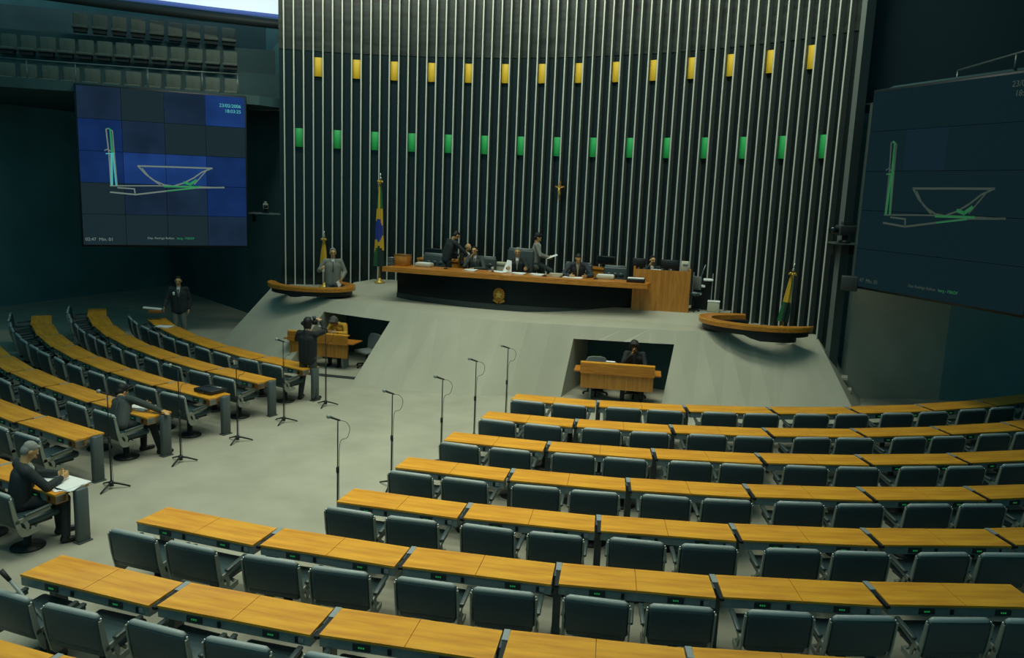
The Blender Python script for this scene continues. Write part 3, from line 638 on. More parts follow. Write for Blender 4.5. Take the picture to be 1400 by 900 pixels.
# back steps with white nosings, simplified as an open rack; bin
t = thing('back_steps', 'back steps with white nosings, simplified as an open rack, beside the finned wall, right of cabinet desk', 'rack', (4.83, -9.02, 1.82), 0.15)
for x in (-0.25, 0.25):
    for y in (-0.16, 0.16): MB().box((x, y*0.8, 0.5), (0.022, 0.022, 1.0)).build('upright', 'strip_metal', t)
for k, (x, z) in enumerate(((-0.14, 0.46), (-0.06, 0.66), (0.14, 0.84))): MB().rbox((x, -0.05, z), (0.26, 0.30, 0.05), 0.02).build('tray', 'paper', t)  # white trays stand in for the step nosings
MB().box((0, 0.1, 0.42), (0.5, 0.02, 0.8)).build('back_panel', 'black_plastic', t)
MB().tube([(-0.08, -0.1, 0.85), (0.04, -0.1, 1.24)], 0.016, 8).build('step_handrail', 'rail_metal', t)
t = thing('waste_bin', 'pale grey waste bin standing by the finned wall near right lectern', 'bin', (5.17, -9.10, 1.82), 0.1)
MB().rbox((0, 0, 0.14), (0.31, 0.26, 0.28), 0.02).build('body', 'cream', t); MB().rbox((0, 0, 0.285), (0.325, 0.275, 0.03), 0.012).build('rim', 'paper', t)
t = thing('office_chair', 'dark office chair standing between cabinet desk and back steps', 'chair', (4.66, -9.35, 1.82), 2.6)
MB().rbox((0, -0.12, 0.75), (0.26, 0.05, 0.36), 0.02).build('backrest', 'grey_plastic', t); MB().rbox((0, 0.02, 0.45), (0.28, 0.26, 0.06), 0.02).build('seat', 'leather', t)
MB().tube([(0, 0, 0.06), (0, 0, 0.43)], 0.025, 8).build('column', 'black_metal', t)
m = MB()
for k in range(5): m.tube([(0, 0, 0.08), (0.17*math.cos(k*1.2566), 0.17*math.sin(k*1.2566), 0.04)], 0.018, 6).sphere((0.17*math.cos(k*1.2566), 0.17*math.sin(k*1.2566), 0.025), 0.025, 8)
m.build('star_base', 'black_metal', t)

# lecterns: open oval counters over dark skirts
def lectern(label, c, a0, a1, lip):
    t = thing('oval_lectern', label, 'lectern', (c[0], c[1], 1.16))
    N = 40; out = []; inn = []; sk = []; sk2 = []
    for k in range(N+1):
        a = a0+(a1-a0)*k/N
        tap = min(1.0, 0.45+6*min(k/N, 1-k/N))
        out.append((1.36*math.cos(a), 0.95*math.sin(a))); inn.append(((1.36-0.30*tap)*math.cos(a), (0.95-0.30*tap)*math.sin(a)))
        sk.append((0.99*math.cos(a), 0.25+0.455*math.sin(a))); sk2.append((0.95*math.cos(a), 0.25+0.41*math.sin(a)))
    def band(P, Q, z0, z1):
        m = MB(); n = len(P); vs = [(x, y, z0) for x, y in P]+[(x, y, z0) for x, y in Q]+[(x, y, z1) for x, y in P]+[(x, y, z1) for x, y in Q]; fs = []
        for i in range(n-1): fs += [(i, i+1, n+i+1, n+i), (2*n+i, 3*n+i, 3*n+i+1, 2*n+i+1), (i, 2*n+i, 2*n+i+1, i+1), (n+i, n+i+1, 3*n+i+1, 3*n+i)]
        fs += [(0, n, 3*n, 2*n), (n-1, 3*n-1, 4*n-1, 2*n-1)]
        m.add(vs, fs, 0, False); return m
    band(out, inn, 0.64, 0.75).build('counter', 'podium_wood', t)
    band([(x*1.004, y*1.004) for x, y in out], [(x*0.985, y*0.985) for x, y in out], 0.725, 0.762).build('edge_strip', 'desktop_wood', t)
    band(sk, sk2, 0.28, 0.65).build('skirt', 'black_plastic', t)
    band([(x*0.93, y*0.90+0.02) for x, y in out], [(x*0.60, y*0.55+0.05) for x, y in out], 0.50, 0.645).build('apron', 'black_plastic', t)  # black band standing in for the shadow beneath the counter
    return t
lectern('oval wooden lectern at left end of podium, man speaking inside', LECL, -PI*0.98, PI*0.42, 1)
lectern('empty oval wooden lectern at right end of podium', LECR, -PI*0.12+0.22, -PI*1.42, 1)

# flags
def flag(label, loc, h, rz, cloth, tilt=0.0, w=0.17):
    t = thing('furled_flag', label, 'flag', loc, rz, 'furled flags on poles on the podium')
    t.rotation_euler = (0, tilt, rz)
    MB().lathe([(0.16, 0), (0.16, 0.05), (0.06, 0.08), (0.05, 0.16)], seg=18).build('base', 'gold_light', t)
    MB().tube([(0, 0, 0.05), (0, 0, h-0.12)], 0.018, 8).build('pole', 'gold', t)
    MB().lathe([(0.03, h-0.13), (0.05, h-0.10), (0.025, h-0.07), (0.018, h-0.03), (0.004, h+0.08)], seg=12).build('finial', 'chrome', t)
    m = MB()
    for k in range(8): m.sphere((0.07*math.cos(k*PI/4), 0.07*math.sin(k*PI/4)*0.7-0.03, h-0.20+0.02*(k % 2)), 0.032, 8)
    m.sphere((0, -0.07, h-0.20), 0.03, 8); m.build('rosette', 'gold_light', t)
    # cloth: a folded drape, wavy cross-section
    m = MB(); NZ, NA = 40, 28; z1 = h-0.24; z0 = cloth[0]*h; vs = []
    for i in range(NZ+1):
        f = i/NZ; z = z1+(z0-z1)*f
        R = w*(0.28+0.85*f-0.25*max(0, f-0.75)*2)
        for k in range(NA):
            a = 2*PI*k/NA; rr = R*(1+0.22*math.sin(5*a+3*f)+0.10*math.sin(9*a-4*f)); vs.append((rr*math.cos(a)*1.0-0.02, rr*math.sin(a)*0.55, z))
    mats = ['flag_green', 'flag_yellow', 'flag_blue', 'flag_dark', 'white_cloth']; fn = cloth[1]
    o = len(m.v); m.v += vs
    for i in range(NZ):
        for k in range(NA):
            m.f.append([i*NA+k, i*NA+(k+1) % NA, (i+1)*NA+(k+1) % NA, (i+1)*NA+k]); m.sm.append(True); m.m.append(fn((i+0.5)/NZ, ((k+0.5)/NA)))
    m.build('cloth', mats, t)
def cloth_nat(f, u):      # u: 0.75 faces the hall (-y)
    d = abs(u-0.75)
    if 0.42 < f < 0.72 and d < 0.22 and (f-0.56)**2/0.0182+(d/0.22)**2 < 1: return 2
    if f < 0.30: return 1 if d < 0.06 else 0
    if f < 0.86+0.10*math.sin(u*6): return 1
    return 0 if u < 0.76 else 3
def cloth_b(f, u): return 4 if f > 0.8 and 0.70 < u < 0.95 else 1
def cloth_c(f, u):
    if f < 0.58: return 1 if abs(u-0.75) < 0.2 else 0
    return 0 if u < 0.68 else 3
flag('tall furled green and yellow flag with blue disc, on a pole left of table', (-4.90, -9.42, 1.82), 3.27, 0.0, (0.16, cloth_nat), 0.0, 0.155)
flag('furled golden flag on a pole behind the man at left lectern', (-6.55, -9.95, 1.6), 1.68, 0.0, (0.30, cloth_b), 0.0, 0.13)
flag('short furled yellow and green flag on a pole behind right lectern', (7.00, -10.02, 1.6), 1.66, 0.0, (0.16, cloth_c), 0.09, 0.11)

# crucifix on the wall
t = thing('crucifix', 'dark wooden crucifix with golden figure hanging on the finned wall', 'crucifix', (0.19, -7.60, 4.60))
MB().box((0, 0, 0.25), (0.05, 0.03, 0.56)).box((0, 0, 0.36), (0.30, 0.03, 0.05)).build('cross', 'edge_wood', t)
m = MB(); m.sphere((0, -0.05, 0.365), (0.026, 0.026, 0.034), 10).tube([(0, -0.05, 0.33), (-0.01, -0.05, 0.24), (0.012, -0.05, 0.17), (0, -0.045, 0.06)], [0.034, 0.042, 0.045, 0.02], 8)
for s in (-1, 1): m.tube([(0, -0.045, 0.325), (s*0.07, -0.04, 0.335), (s*0.135, -0.03, 0.375)], [0.022, 0.016, 0.011], 8)
m.build('figure', 'gold_light', t)
# brackets carrying it
# ------------------------------------------------------------------ stenographer desks in the niches
def steno_desk(label, loc, rz):
    t = thing('stenographer_desk', label, 'desk', loc, rz, 'wooden stenographer desks in the podium niches')
    MB().box((0, -0.22, 0.80), (1.72, 0.05, 0.24)).build('upper_panel', 'podium_wood', t)
    MB().box((0, -0.17, 0.50), (1.68, 0.04, 0.36)).build('modesty_panel', 'veneer_wood', t)
    MB().box((0, -0.16, 0.925), (1.72, 0.16, 0.025)).build('ledge', 'desktop_wood', t)
    MB().box((0, 0.08, 0.715), (2.02, 0.56, 0.03)).build('top', 'podium_wood', t)
    for s in (-1, 1): MB().box((s*0.62, 0.15, 0.35), (0.05, 0.30, 0.70)).build('leg', 'grey_metal', t)
steno_desk('wooden two-tier desk in the right podium niche', (3.58, -12.78, 0), 0.22)
steno_desk('wooden two-tier desk in the left podium niche behind the photographer', (-4.32, -13.30, 0), 0.12)
def shell_chair(label, loc, rz):
    t = thing('shell_chair', label, 'chair', loc, rz, 'grey shell chairs in the niches')
    m = MB(); N = 14
    def rr(w, h, z0, y, yt):
        P = [(-w/2, 0), (-w/2, h*0.7), (-w*0.38, h*0.95), (-w*0.2, h), (w*0.2, h), (w*0.38, h*0.95), (w/2, h*0.7), (w/2, 0)]
        T = Matrix(((1, 0, 0, 0), (0, math.sin(yt), 1, y), (0, 1, 0, z0), (0, 0, 0, 1))); return P, T
    P, T = rr(0.52, 0.44, 0.42, -0.23, -0.15); m.prism(P, -0.02, 0.02, T=T); m.build('shell_back', 'grey_plastic', t)
    m = MB().tube([T @ Vector((x, z, 0)) for x, z in P], 0.022, 8); m.build('shell_rim', 'cast_metal', t)
    MB().rbox((0, 0, 0.43), (0.54, 0.48, 0.07), 0.03).build('seat', 'grey_plastic', t)
    MB().tube([(0, 0, 0.08), (0, 0, 0.42)], 0.03, 10).build('column', 'black_metal', t)
    m = MB()
    for k in range(5): a = k*1.2566+0.3; m.tube([(0, 0, 0.10), (0.30*math.cos(a), 0.30*math.sin(a), 0.06)], 0.02, 6).sphere((0.30*math.cos(a), 0.30*math.sin(a), 0.03), 0.03, 8)
    m.build('star_base', 'black_metal', t)
shell_chair('grey shell chair standing free at right in the left niche', (-3.28, -12.72, 0), PI-0.35)
shell_chair('grey shell chair behind the person in yellow in the left niche', (-4.62, -12.25, 0), PI+0.2)
shell_chair('grey shell chair of the dark-haired person in the right niche', (3.85, -12.12, 0), PI+0.2)
shell_chair('grey shell chair standing empty behind right niche desk', (2.95, -12.35, 0), PI+0.3)
t = thing('paper_pad', 'pale pad lying on the ledge of the right niche desk', 'paper', (3.42, -12.83, 0.73), 0.2); MB().rbox((0, 0, 0.11), (0.3, 0.2, 0.22), 0.05).build('pad', 'grey_plastic', t); MB().box((0, -0.02, 0.222), (0.2, 0.14, 0.004)).build('sheet', 'paper', t)

# ------------------------------------------------------------------ microphone stands in the aisle
def mic_stand(label, loc, rz, h=1.50, lean=0.0):
    t = thing('microphone_stand', label, 'microphone stand', loc, rz, 'microphone stands along the aisle')
    t.rotation_euler = (0, lean, rz)
    m = MB()
    for k in range(3): a = 2*PI*k/3+0.4; m.tube([(0, 0, 0.10), (0.10*math.cos(a), 0.10*math.sin(a), 0.075), (0.27*math.cos(a), 0.27*math.sin(a), 0.015)], [0.018, 0.016, 0.012], 6)
    m.lathe([(0.035, 0.04), (0.035, 0.12)], seg=10); m.build('tripod_base', 'black_metal', t)
    MB().tube([(0, 0, 0.08), (0, 0, h*0.52)], 0.013, 8).build('lower_tube', 'black_metal', t)
    MB().tube([(0, 0, h*0.5), (0, 0, h-0.02)], 0.009, 8).build('upper_tube', 'black_metal', t)
    MB().lathe([(0.02, h*0.50), (0.024, h*0.52), (0.024, h*0.55), (0.014, h*0.56)], seg=10).build('clutch', 'rubber', t)
    MB().tube([(0.03, 0, h-0.01), (-0.10, 0, h+0.03)], [0.013, 0.018], 8).build('microphone', 'rubber', t)
    MB().sphere((-0.13, 0, h+0.04), (0.036, 0.032, 0.032), 10).build('microphone_head', 'grey_metal', t)
    cb = [(0.03, 0, h-0.01), (0.12, 0, h-0.03), (0.17, 0, h-0.12), (0.13, 0.01, h-0.26), (0.03, 0.02, h-0.34), (0.02, 0, h*0.5), (0.025, 0.01, 0.12)]
    MB().tube([v for v in catmull(cb, 5)], 0.004, 5).build('cable', 'rubber', t)
for k, (x, y, h) in enumerate(((-1.99, -16.48, 1.72), (-1.98, -17.95, 1.68), (-1.95, -19.36, 1.57), (-2.03, -20.70, 1.66), (-2.06, -22.12, 1.52))):
    mic_stand('black microphone stand at the aisle end of the %s left desk row' % ORD[k], (x, y, 0), 0.35, h)
for k, (x, y, h) in enumerate(((1.90, -15.55, 1.57), (1.87, -17.10, 1.57), (1.98, -18.75, 1.57), (1.74, -20.05, 1.57), (1.82, -21.70, 1.57))):
    mic_stand('black microphone stand at the aisle end of the %s right desk row' % ORD[k], (x, y, 0), 0.35, h)

t = thing('leaning_microphone_boom', 'thin dark microphone boom leaning between chairs at bottom left', 'microphone stand', (1.46, -26.02, 0))
MB().lathe([(0.14, 0), (0.14, 0.02), (0.03, 0.04)], seg=16).build('base', 'black_metal', t); MB().tube([(0, 0, 0.03), (-0.05, 0.0, 0.62)], 0.013, 8).build('lower_tube', 'black_metal', t)
MB().tube([(0.03, 0.03, 0.50), (-0.36, -0.10, 1.02)], [0.012, 0.018], 8).build('boom', 'grey_metal', t); MB().tube([(-0.35, -0.10, 1.01), (-0.43, -0.13, 1.11)], [0.02, 0.026], 8).build('microphone', 'rubber', t); MB().sphere((-0.06, 0.0, 0.63), 0.022, 8).build('clip', 'chrome', t)
# things lying on the left desks
papers('white papers in front of man stretching his arm on fourth left row', (*pol(20.72, -0.152), 0.752), 0.2, 0.40, 0.26, 3, 0.012)
papers('white sheets on the far desk end beside the standing man at left', (*pol(16.72, -0.555), 0.752), 0.3, 0.42, 0.28, 2, 0.01)
GN = 'newspaper sheets in front of the grey-haired man'
papers('open newspaper sheets before grey-haired man, nearest him', (*pol(23.68, -0.054), 0.752), -0.15, 0.70, 0.38, 3, 0.006, group=GN)
papers('white sheets on the desk end right of the grey-haired man', (*pol(23.78, -0.0425), 0.752), 0.35, 0.28, 0.22, 2, 0.006, group=GN)
t = thing('document_case', 'flat black case with thin pen on top lying across third left desk row', 'case', (*pol(19.20, -0.152), 0.752), -0.15)
MB().rbox((0, 0, 0.04), (0.50, 0.40, 0.08), 0.02).build('body', 'black_plastic', t); MB().tube([(-0.18, 0.02, 0.09), (0.2, 0.10, 0.09)], 0.008, 6).build('pen', 'chrome', t); MB().tube([(-0.08, -0.21, 0.04), (-0.05, -0.25, 0.04), (0.05, -0.25, 0.04), (0.08, -0.21, 0.04)], 0.01, 6).build('handle', 'black_metal', t)

# ------------------------------------------------------------------ people
def V(*a): return Vector(a)
def cap_mesh(m, a, b, ra, rb, seg=12):
    a = Vector(a); b = Vector(b); d = b-a; L = d.length
    if L < 1e-5: return m.sphere(a, max(ra, rb), seg)
    t = d/L; pts = []; rs = []
    for k in range(5): s = -math.cos(k*PI/8); pts.append(a+t*ra*s); rs.append(max(0.003, ra*math.sin(k*PI/8)))
    for k in range(5): s = math.sin(k*PI/8); pts.append(b+t*rb*s); rs.append(max(0.003, rb*math.cos(k*PI/8)))
    return m.tube(pts, rs, seg)
def ell(m, c, r, B=None, seg=14):
    q = MB().sphere((0, 0, 0), r, seg); B = B or Matrix.Identity(3)
    return m.add([B @ Vector(v) + Vector(c) for v in q.v], q.f, 0, True)
def remesh(m, name, mt, parent, voxel=0.012, smooth=3):
    o = m.build(name, mt)
    r = o.modifiers.new('r', 'REMESH'); r.mode = 'VOXEL'; r.voxel_size = voxel; r.use_smooth_shade = True
    if smooth: s = o.modifiers.new('s', 'SMOOTH'); s.factor = 0.5; s.iterations = smooth
    me = evaluated(o, name); bpy.data.objects.remove(o)
    me.materials.clear(); me.materials.append(MATS[mt])
    for p in me.polygons: p.use_smooth = True; p.material_index = 0
    return link(name, me, parent)
STAND = dict(pelvis=(0, 0, .95), neck=(0, .0, 1.48), head=(0, .03, 1.635), shL=(-.185, 0, 1.43), shR=(.185, 0, 1.43), elL=(-.26, -.04, 1.14), elR=(.26, -.04, 1.14), wrL=(-.25, .07, .90), wrR=(.25, .07, .90),
             hiL=(-.09, 0, .93), hiR=(.09, 0, .93), knL=(-.11, .03, .50), knR=(.11, .03, .50), anL=(-.12, -.02, .08), anR=(.12, -.02, .08))
SIT = dict(pelvis=(0, 0, .57), neck=(0, .05, 1.09), head=(0, .09, 1.25), shL=(-.185, .04, 1.04), shR=(.185, .04, 1.04), elL=(-.26, .10, .78), elR=(.26, .10, .78), wrL=(-.16, .34, .80), wrR=(.16, .34, .80),
           hiL=(-.09, .02, .56), hiR=(.09, .02, .56), knL=(-.13, .45, .54), knR=(.13, .45, .54), anL=(-.13, .43, .08), anR=(.13, .43, .08))
def person(label, loc, rz, base, J=None, yaw=0.0, pitch=0.0, scale=1.0, jacket='suit_dark', trousers='suit_dark', shirt='shirt_white', tie='suit_black', hair='hair_dark', style='short', skin='skin', curl=0.6, female=False, lapel=True, badge=False):
    P = dict(base); P.update(J or {}); P = {k: Vector(v) for k, v in P.items()}
    t = thing('person', label, 'person', loc, rz); t.scale = (scale,)*3
    pe, ne, hd = P['pelvis'], P['neck'], P['head']
    u = (ne-pe).normalized(); r = (P['shR']-P['shL']).normalized(); f = u.cross(r).normalized()
    B = (Euler((-pitch, 0, 0)).to_matrix().to_4x4()); Rm = Euler((0, 0, yaw)).to_matrix() @ Euler((-pitch, 0, 0)).to_matrix()
    def H(x, y, z): return hd + Rm @ Vector((x, y, z))
    body = MB()
    ell(body, H(0, -0.012, 0.025), (.073, .094, .092), Rm); ell(body, H(0, .022, -.045), (.056, .066, .070), Rm)
    ell(body, H(0, .062, -.085), (.028, .024, .024), Rm)
    cap_mesh(body, H(0, .088, .012), H(0, .104, -.022), .012, .017, 8)
    cap_mesh(body, H(-.035, .078, .030), H(.035, .078, .030), .014, .014, 8)
    for s in (-1, 1): ell(body, H(s*.076, -.01, 0), (.012, .022, .034), Rm, 8); ell(body, H(s*.036, .068, -.02), (.022, .02, .02), Rm, 8)
    cap_mesh(body, H(0, -.02, -.06), ne - u*0.02, .050, .058)
    ch = ne - u*0.17
    for s in (-1, 1): cap_mesh(body, pe+r*s*.07, ch+r*s*.08, .085, .095)
    cap_mesh(body, P['shL'], P['shR'], .058, .058)
    for S, s in (('L', -1), ('R', 1)):
        sh, el, wr = P['sh'+S], P['el'+S], P['wr'+S]
        cap_mesh(body, sh, el, .050, .040); cap_mesh(body, el, wr, .040, .028)
        hi, kn, an = P['hi'+S], P['kn'+S], P['an'+S]
        cap_mesh(body, hi, kn, .080, .055); cap_mesh(body, kn, an, .050, .036)
        ft = P.get('ft'+S); toe = an+Vector((s*.03, .17, -.045)) if ft is None else Vector(ft)
        cap_mesh(body, an-Vector((0, .03, .03)), toe, .034, .028)
        # hand
        d = P.get('hd'+S); d = (wr-el).normalized() if d is None else Vector(d).normalized()
        n = P.get('pn'+S); n = (Vector((-s, 0, 0)) if abs(d.x) < 0.8 else Vector((0, 0, -1))) if n is None else Vector(n)
        n = (n - d*n.dot(d)).normalized(); w = d.cross(n).normalized()
        if w.dot(Vector((0, 1, 0.3))) < 0: w = -w          # thumb side
        pc = wr + d*.045
        for q in (-1, 0, 1): cap_mesh(body, wr + w*.014*q, wr+d*.085+w*.026*q, .017, .016, 8)
        for q, L in ((-1.5, .062), (-.5, .076), (.5, .080), (1.5, .070)):
            b0 = wr+d*.09+w*.0215*q; b1 = b0 + (d*math.cos(curl*.5)+n*math.sin(curl*.5)+w*.06*q).normalized()*L*.5; b2 = b1+(d*math.cos(curl*1.3)+n*math.sin(curl*1.3)).normalized()*L*.5
            cap_mesh(body, b0, b1, .0092, .0088, 8); cap_mesh(body, b1, b2, .0088, .0078, 8)
        t0 = wr+d*.03+w*.03; t1 = t0+(d*.6+w*.75+n*.25).normalized()*.045; t2 = t1+(d*.85+w*.2+n*.45).normalized()*.032
        cap_mesh(body, t0, t1, .013, .011, 8); cap_mesh(body, t1, t2, .011, .009, 8)
    bo = remesh(body, 'body', skin, t, 0.0085, 2)
    # clothes
    j = MB(); hem = .10
    for s in (-1, 1):
        cap_mesh(j, pe+r*s*.070-u*(.09 if base is STAND else .03), ch+r*s*.088, .122, .118)
    cap_mesh(j, pe-u*(.06 if base is STAND else .0), ch, .125, .132); cap_mesh(j, P['shL']-u*.01, P['shR']-u*.01, .074, .074); cap_mesh(j, ne-u*.04-f*.02, ne-u*.09-f*.02, .075, .09)
    for S in 'LR':
        sh, el, wr = P['sh'+S], P['el'+S], P['wr'+S]
        cap_mesh(j, sh, el, .070, .058); cap_mesh(j, el, el+(wr-el)*.90, .057, .046)
    remesh(j, 'jacket' if not female else 'blouse', jacket, t, 0.014, 4)
    tr = MB(); cap_mesh(tr, P['hiL'], P['hiR'], .108, .108); cap_mesh(tr, pe, pe+u*.02, .115, .11)
    for S in 'LR':
        hi, kn, an = P['hi'+S], P['kn'+S], P['an'+S]
        cap_mesh(tr, hi, kn, .098, .072); cap_mesh(tr, kn, an+(kn-an)*.06, .070, .056)
    remesh(tr, 'trousers', trousers, t, 0.014, 4)
    for S, s in (('L', -1), ('R', 1)):
        an = P['an'+S]; ft = P.get('ft'+S); toe = an+Vector((s*.03, .18, -.042)) if ft is None else Vector(ft)
        sm = MB(); cap_mesh(sm, an-Vector((0, .035, .035)), toe, .043, .036); cap_mesh(sm, an-Vector((0, .02, .0)), an-Vector((0, .02, .03)), .045, .045); remesh(sm, 'shoe', 'shoe_black', t, 0.012, 2)
    if lapel:
        sm = MB(); cap_mesh(sm, ne-u*.015+f*.045, ne-u*.06+f*.085, .048, .045); cap_mesh(sm, ne-u*.07+f*.088, ne-u*.30+f*.128, .040, .014)
        remesh(sm, 'shirt', shirt, t, 0.009, 2)
        if tie:
            sm = MB(); cap_mesh(sm, ne-u*.055+f*.130, ne-u*.10+f*.128, .014, .011); cap_mesh(sm, ne-u*.11+f*.124, ne-u*.30+f*.140, .012, .017); remesh(sm, 'tie', tie, t, 0.007, 1)
    if badge: MB().rbox(tuple(ch+r*.11+f*.148+u*.02), (.05, .012, .08), .004, seg=1).build('badge', 'paper', t)
    hm = MB()
    if style == 'short':
        ell(hm, H(0, -.034, .050), (.081, .092, .080), Rm); ell(hm, H(0, -.055, .0), (.078, .062, .085), Rm); cap_mesh(hm, H(-.032, .040, .105), H(.038, .036, .107), .019, .017)
    elif style == 'thick':
        ell(hm, H(0, -.036, .056), (.094, .104, .094), Rm); ell(hm, H(0, -.055, -.01), (.090, .072, .095), Rm); cap_mesh(hm, H(-.042, .040, .115), H(.046, .034, .117), .026, .024)
    elif style == 'balding':
        ell(hm, H(0, -.055, -.005), (.084, .058, .070), Rm); ell(hm, H(0, -.035, .030), (.081, .080, .050), Rm)
    elif style == 'long':
        ell(hm, H(0, -.025, .055), (.092, .108, .090), Rm); ell(hm, H(0, -.055, -.03), (.090, .068, .12), Rm)
        for s in (-1, 1): cap_mesh(hm, H(s*.080, -.01, .02), H(s*.09, .0, -.17), .030, .022)
        cap_mesh(hm, H(0, -.08, 0), H(0, -.09, -.18), .06, .045)
    elif style == 'messy':
        ell(hm, H(0, -.02, .05), (.105, .115, .095), Rm); ell(hm, H(0, -.05, -.02), (.10, .08, .11), Rm); cap_mesh(hm, H(-.06, .065, .10), H(.06, .065, .10), .036, .036)
        for s in (-1, 1): cap_mesh(hm, H(s*.09, .03, .04), H(s*.095, .05, -.06), .026, .018)
    remesh(hm, 'hair', hair, t, 0.010, 2)
    em = MB()
    for s in (-1, 1): ell(em, H(s*.033, .087, .008), (.013, .010, .0075), Rm, 8); cap_mesh(em, H(s*.018, .096, .034), H(s*.052, .084, .032), .0055, .0045, 6)
    em.build('eyes_and_brows', 'eye_dark', t)
    lm = MB(); cap_mesh(lm, H(-.022, .084, -.058), H(.022, .084, -.058), .0075, .0075, 6); lm.build('mouth', 'lips', t)
    return t
def held_paper(label, loc, rot, w=.22, d=.30, name='held_paper'):
    return tag(MB().box((0, 0, 0), (w, d, .006)).build(name, 'paper', None, loc, rot), label, 'paper')

# man speaking at the left lectern
person('man in light grey suit standing inside the oval lectern at left', (-5.36, -11.24, 0.965), PI+0.62, STAND,
       dict(elL=(-.30, .02, 1.16), wrL=(-.22, .22, 1.02), elR=(.34, .02, 1.18), wrR=(.30, .24, 1.24), hdR=(-.3, .6, .5), knL=(-.10, .02, .5)), yaw=0.1, pitch=0.12, jacket='suit_grey', trousers='suit_grey', tie='suit_navy', hair='hair_grey', scale=1.14)
held_paper('folded white sheet held by the man at the left lectern', (-4.97, -11.52, 2.0), (0.2, 1.2, 0.5), .16, .30)
# photographer seen from behind
t = person('photographer in dark suit seen from behind with raised camera, by first left row', (-2.62, -16.25, 0), 0.16, STAND,
       dict(head=(-.02, .05, 1.63), elR=(.30, .20, 1.47), wrR=(.16, .30, 1.66), hdR=(-.7, .2, .3), pnR=(-.3, .3, -.8), elL=(-.33, .16, 1.26), wrL=(-.08, .30, 1.53), hdL=(.3, .3, .8), pnL=(.5, .3, 0), anL=(-.16, -.02, .08), anR=(.17, -.02, .08), knL=(-.13, .03, .5), knR=(.14, .03, .5)),
       yaw=0.35, jacket='suit_black', trousers='suit_mid', hair='hair_dark', style='thick', scale=1.06, lapel=False)
R_ = Matrix.Rotation(0.16, 3, 'Z')
def pl(x, y, z, o=(-2.62, -16.25), a=0.16, s=1.06): v = Matrix.Rotation(a, 3, 'Z') @ Vector((x*s, y*s, z*s)); return (v.x+o[0], v.y+o[1], z*s)
t = thing('photo_camera', 'black photo camera with flash held up by photographer seen from behind', 'camera', pl(.0, .30, 1.62), 0.35)
MB().rbox((0, 0, 0), (.15, .07, .10), .012, seg=1).rbox((0, 0, .07), (.06, .06, .05), .01, seg=1).build('body', 'black_plastic', t); MB().tube([(0, .03, 0), (0, .15, 0)], [.036, .042], 14).build('lens', 'black_metal', t); MB().rbox((0, 0, .12), (.08, .07, .06), .01, seg=1).build('flash', 'grey_plastic', t)
t = thing('flash_unit', 'dark round flash unit beside the photographer head', 'flash', pl(-.16, .12, 1.62), 0.3); MB().tube([(0, -.04, 0), (0, .05, 0)], [.045, .05], 14).build('head', 'rubber', t); MB().tube([(0, 0, -.02), (.02, .05, -.14)], .018, 8).build('grip', 'black_plastic', t)
# person in yellow at the left niche desk
person('person in bright yellow top bent over the left niche desk', (-4.12, -12.66, 0), PI+0.15, SIT,
       dict(pelvis=(0, 0, .58), neck=(0, .22, 1.13), head=(.05, .36, 1.20), shL=(-.19, .20, 1.09), shR=(.19, .20, 1.09), elL=(-.27, .32, .88), elR=(.27, .32, .88), wrL=(-.10, .50, .93), wrR=(.12, .50, .93)), pitch=0.95, jacket='shirt_yellow', trousers='suit_dark', hair='hair_mid', style='messy', female=True, lapel=False)
# person in the right niche
person('dark-haired person in dark jacket sitting behind the right niche desk', (3.84, -12.22, 0), PI+0.2, SIT,
       dict(neck=(0, .10, 1.12), head=(.02, .17, 1.27), shL=(-.19, .08, 1.07), shR=(.19, .08, 1.07), elR=(.25, .26, .85), wrR=(.06, .30, 1.10), hdR=(-.2, .1, .9), elL=(-.26, .24, .84), wrL=(-.12, .42, .80), knL=(-.20, .44, .54), knR=(.20, .44, .54), anL=(-.22, .50, .08), anR=(.22, .50, .08)), pitch=0.45, jacket='suit_black', trousers='suit_black', shirt='suit_mid', tie=None, style='messy', female=True, skin='skin_dark', scale=1.02)
# podium people
person('man in dark suit seen from behind, bending over at left behind podium table', (-2.58, -9.50, 1.82), -0.55, STAND,
       dict(neck=(.10, .12, 1.44), head=(.16, .20, 1.56), shL=(-.10, .10, 1.40), shR=(.28, .10, 1.37), elR=(.44, .26, 1.16), wrR=(.50, .42, .98), elL=(-.18, .22, 1.12), wrL=(.02, .40, .98)), pitch=0.8, jacket='suit_dark', trousers='suit_black', hair='hair_dark', lapel=False, scale=1.03)
person('grey-haired man in dark jacket sitting beyond the bending man', (-2.20, -8.95, 1.82), PI+1.1, SIT, dict(elL=(-.24, .2, .84), wrL=(-.05, .34, .95)), pitch=0.35, jacket='suit_black', hair='hair_grey', style='balding')
person('dark-haired man in grey suit leaning his chin on hand at podium table', (-1.55, -9.72, 1.82), PI+0.30, SIT,
       dict(elR=(.26, .36, .80), wrR=(.10, .30, 1.06), hdR=(-.4, -.1, .9), elL=(-.30, .34, .76), wrL=(-.02, .52, .77), head=(.02, .12, 1.24)), yaw=-0.2, pitch=0.05, jacket='suit_mid', hair='hair_dark', tie='suit_black')
person('grey-haired man in dark suit holding papers in the table centre', (-0.22, -9.80, 1.82), PI+0.35, SIT,
       dict(elR=(.30, .26, .80), wrR=(.24, .50, .84), elL=(-.30, .26, .80), wrL=(-.26, .52, .84)), pitch=0.2, jacket='suit_black', hair='hair_grey', tie='suit_grey', scale=1.03)
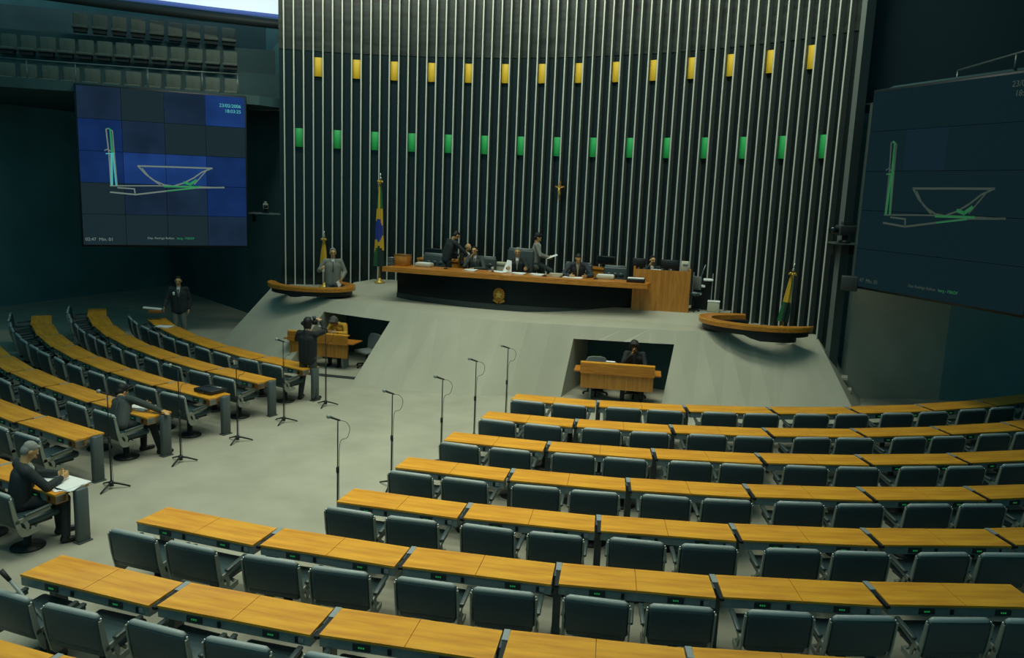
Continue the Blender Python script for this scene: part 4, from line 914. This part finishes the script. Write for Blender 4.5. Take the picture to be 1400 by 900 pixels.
person('dark-haired man in grey suit standing in profile, reading, behind podium table', (0.06, -9.05, 1.82), -1.15, STAND,
       dict(elR=(.28, .10, 1.16), wrR=(.10, .34, 1.10), elL=(-.28, .12, 1.16), wrL=(-.08, .36, 1.10), knR=(.12, .42, .74), anR=(.12, .50, .30), knL=(-.10, .20, .52), anL=(-.10, .16, .08)), pitch=0.55, yaw=0.0, jacket='suit_grey', trousers='suit_mid', hair='hair_dark', style='thick', tie='suit_black', scale=1.02)
held_paper('pale sheets held by the man standing in profile', (0.52, -8.98, 2.98), (0.35, 0.1, -1.15), .24, .32)
person('dark-haired man in dark suit leaning forward and reading at table right', (1.53, -9.72, 1.82), PI+0.32, SIT,
       dict(neck=(0, .20, 1.08), head=(0, .30, 1.20), shL=(-.20, .18, 1.04), shR=(.20, .18, 1.04), elL=(-.38, .36, .78), wrL=(-.22, .60, .78), elR=(.38, .36, .78), wrR=(.20, .60, .78)), pitch=0.6, jacket='suit_navy', hair='hair_dark', shirt='cream', tie=None, scale=1.03)
person('man with hand to his face sitting behind monitor of cabinet desk', (3.42, -8.90, 1.82), PI+0.15, SIT,
       dict(elR=(.22, .30, .92), wrR=(.08, .24, 1.10), hdR=(-.3, -.1, .8)), yaw=0.45, pitch=0.1, jacket='suit_dark', hair='hair_dark', tie=None)
# far-left man, standing behind the end of the first row
person('man in dark suit and pale trousers standing at far left end of first row', (*pol(16.02, -0.640), 0), PI+0.70, STAND,
       dict(elL=(-.27, -.03, 1.14), wrL=(-.24, .06, .90), elR=(.30, .02, 1.14), wrR=(.34, .22, .98)), pitch=0.15, jacket='suit_dark', trousers='trouser_pale', hair='hair_dark', tie='suit_black', scale=1.12, badge=True)
t = thing('document_folder', 'white folder and brown case held out by standing man at far left', 'folder', (-9.83, -13.42, 1.04), 0.75)
MB().box((-.12, 0, .04), (.50, .20, .03), (0, .12, 0)).build('folder', 'paper', t); MB().rbox((-.05, 0, -.04), (.36, .24, .10), .02).build('case', 'edge_wood', t)
# man on the fourth left row
th = -0.149
person('dark-haired man slumped over fourth left row desk, arm stretched right', (*pol(21.16, th), 0), th-0.25, SIT,
       dict(neck=(-.34, .17, .95), head=(-.50, .23, 1.01), shL=(-.44, .10, .87), shR=(-.10, .22, .97), elR=(.17, .46, .85), wrR=(.42, .56, .80), hdR=(.8, .2, 0), elL=(-.48, .34, .80), wrL=(-.26, .52, .80), knL=(-.12, .44, .54), knR=(.20, .46, .55), anL=(-.05, .40, .08), anR=(.30, .56, .08)), pitch=0.7, yaw=0.3, jacket='suit_mid', trousers='suit_black', hair='hair_dark', style='thick')
# grey-haired man on the sixth left row
th = -0.062
person('grey-haired man in dark grey suit reading papers at sixth left row end', (*pol(24.12, th), 0), th-0.36, SIT,
       dict(neck=(-.02, .09, 1.05), head=(-.03, .17, 1.19), shL=(-.21, .07, 1.01), shR=(.18, .07, 1.01), elR=(.27, .26, .78), wrR=(.10, .48, .81), elL=(-.32, .28, .80), wrL=(-.10, .50, .81), knR=(.22, .47, .56), anR=(.30, .44, .08), knL=(-.12, .46, .55), anL=(-.02, .46, .08)), pitch=0.75, yaw=-0.1, jacket='suit_dark', trousers='suit_dark', hair='hair_grey', style='short', scale=1.03)
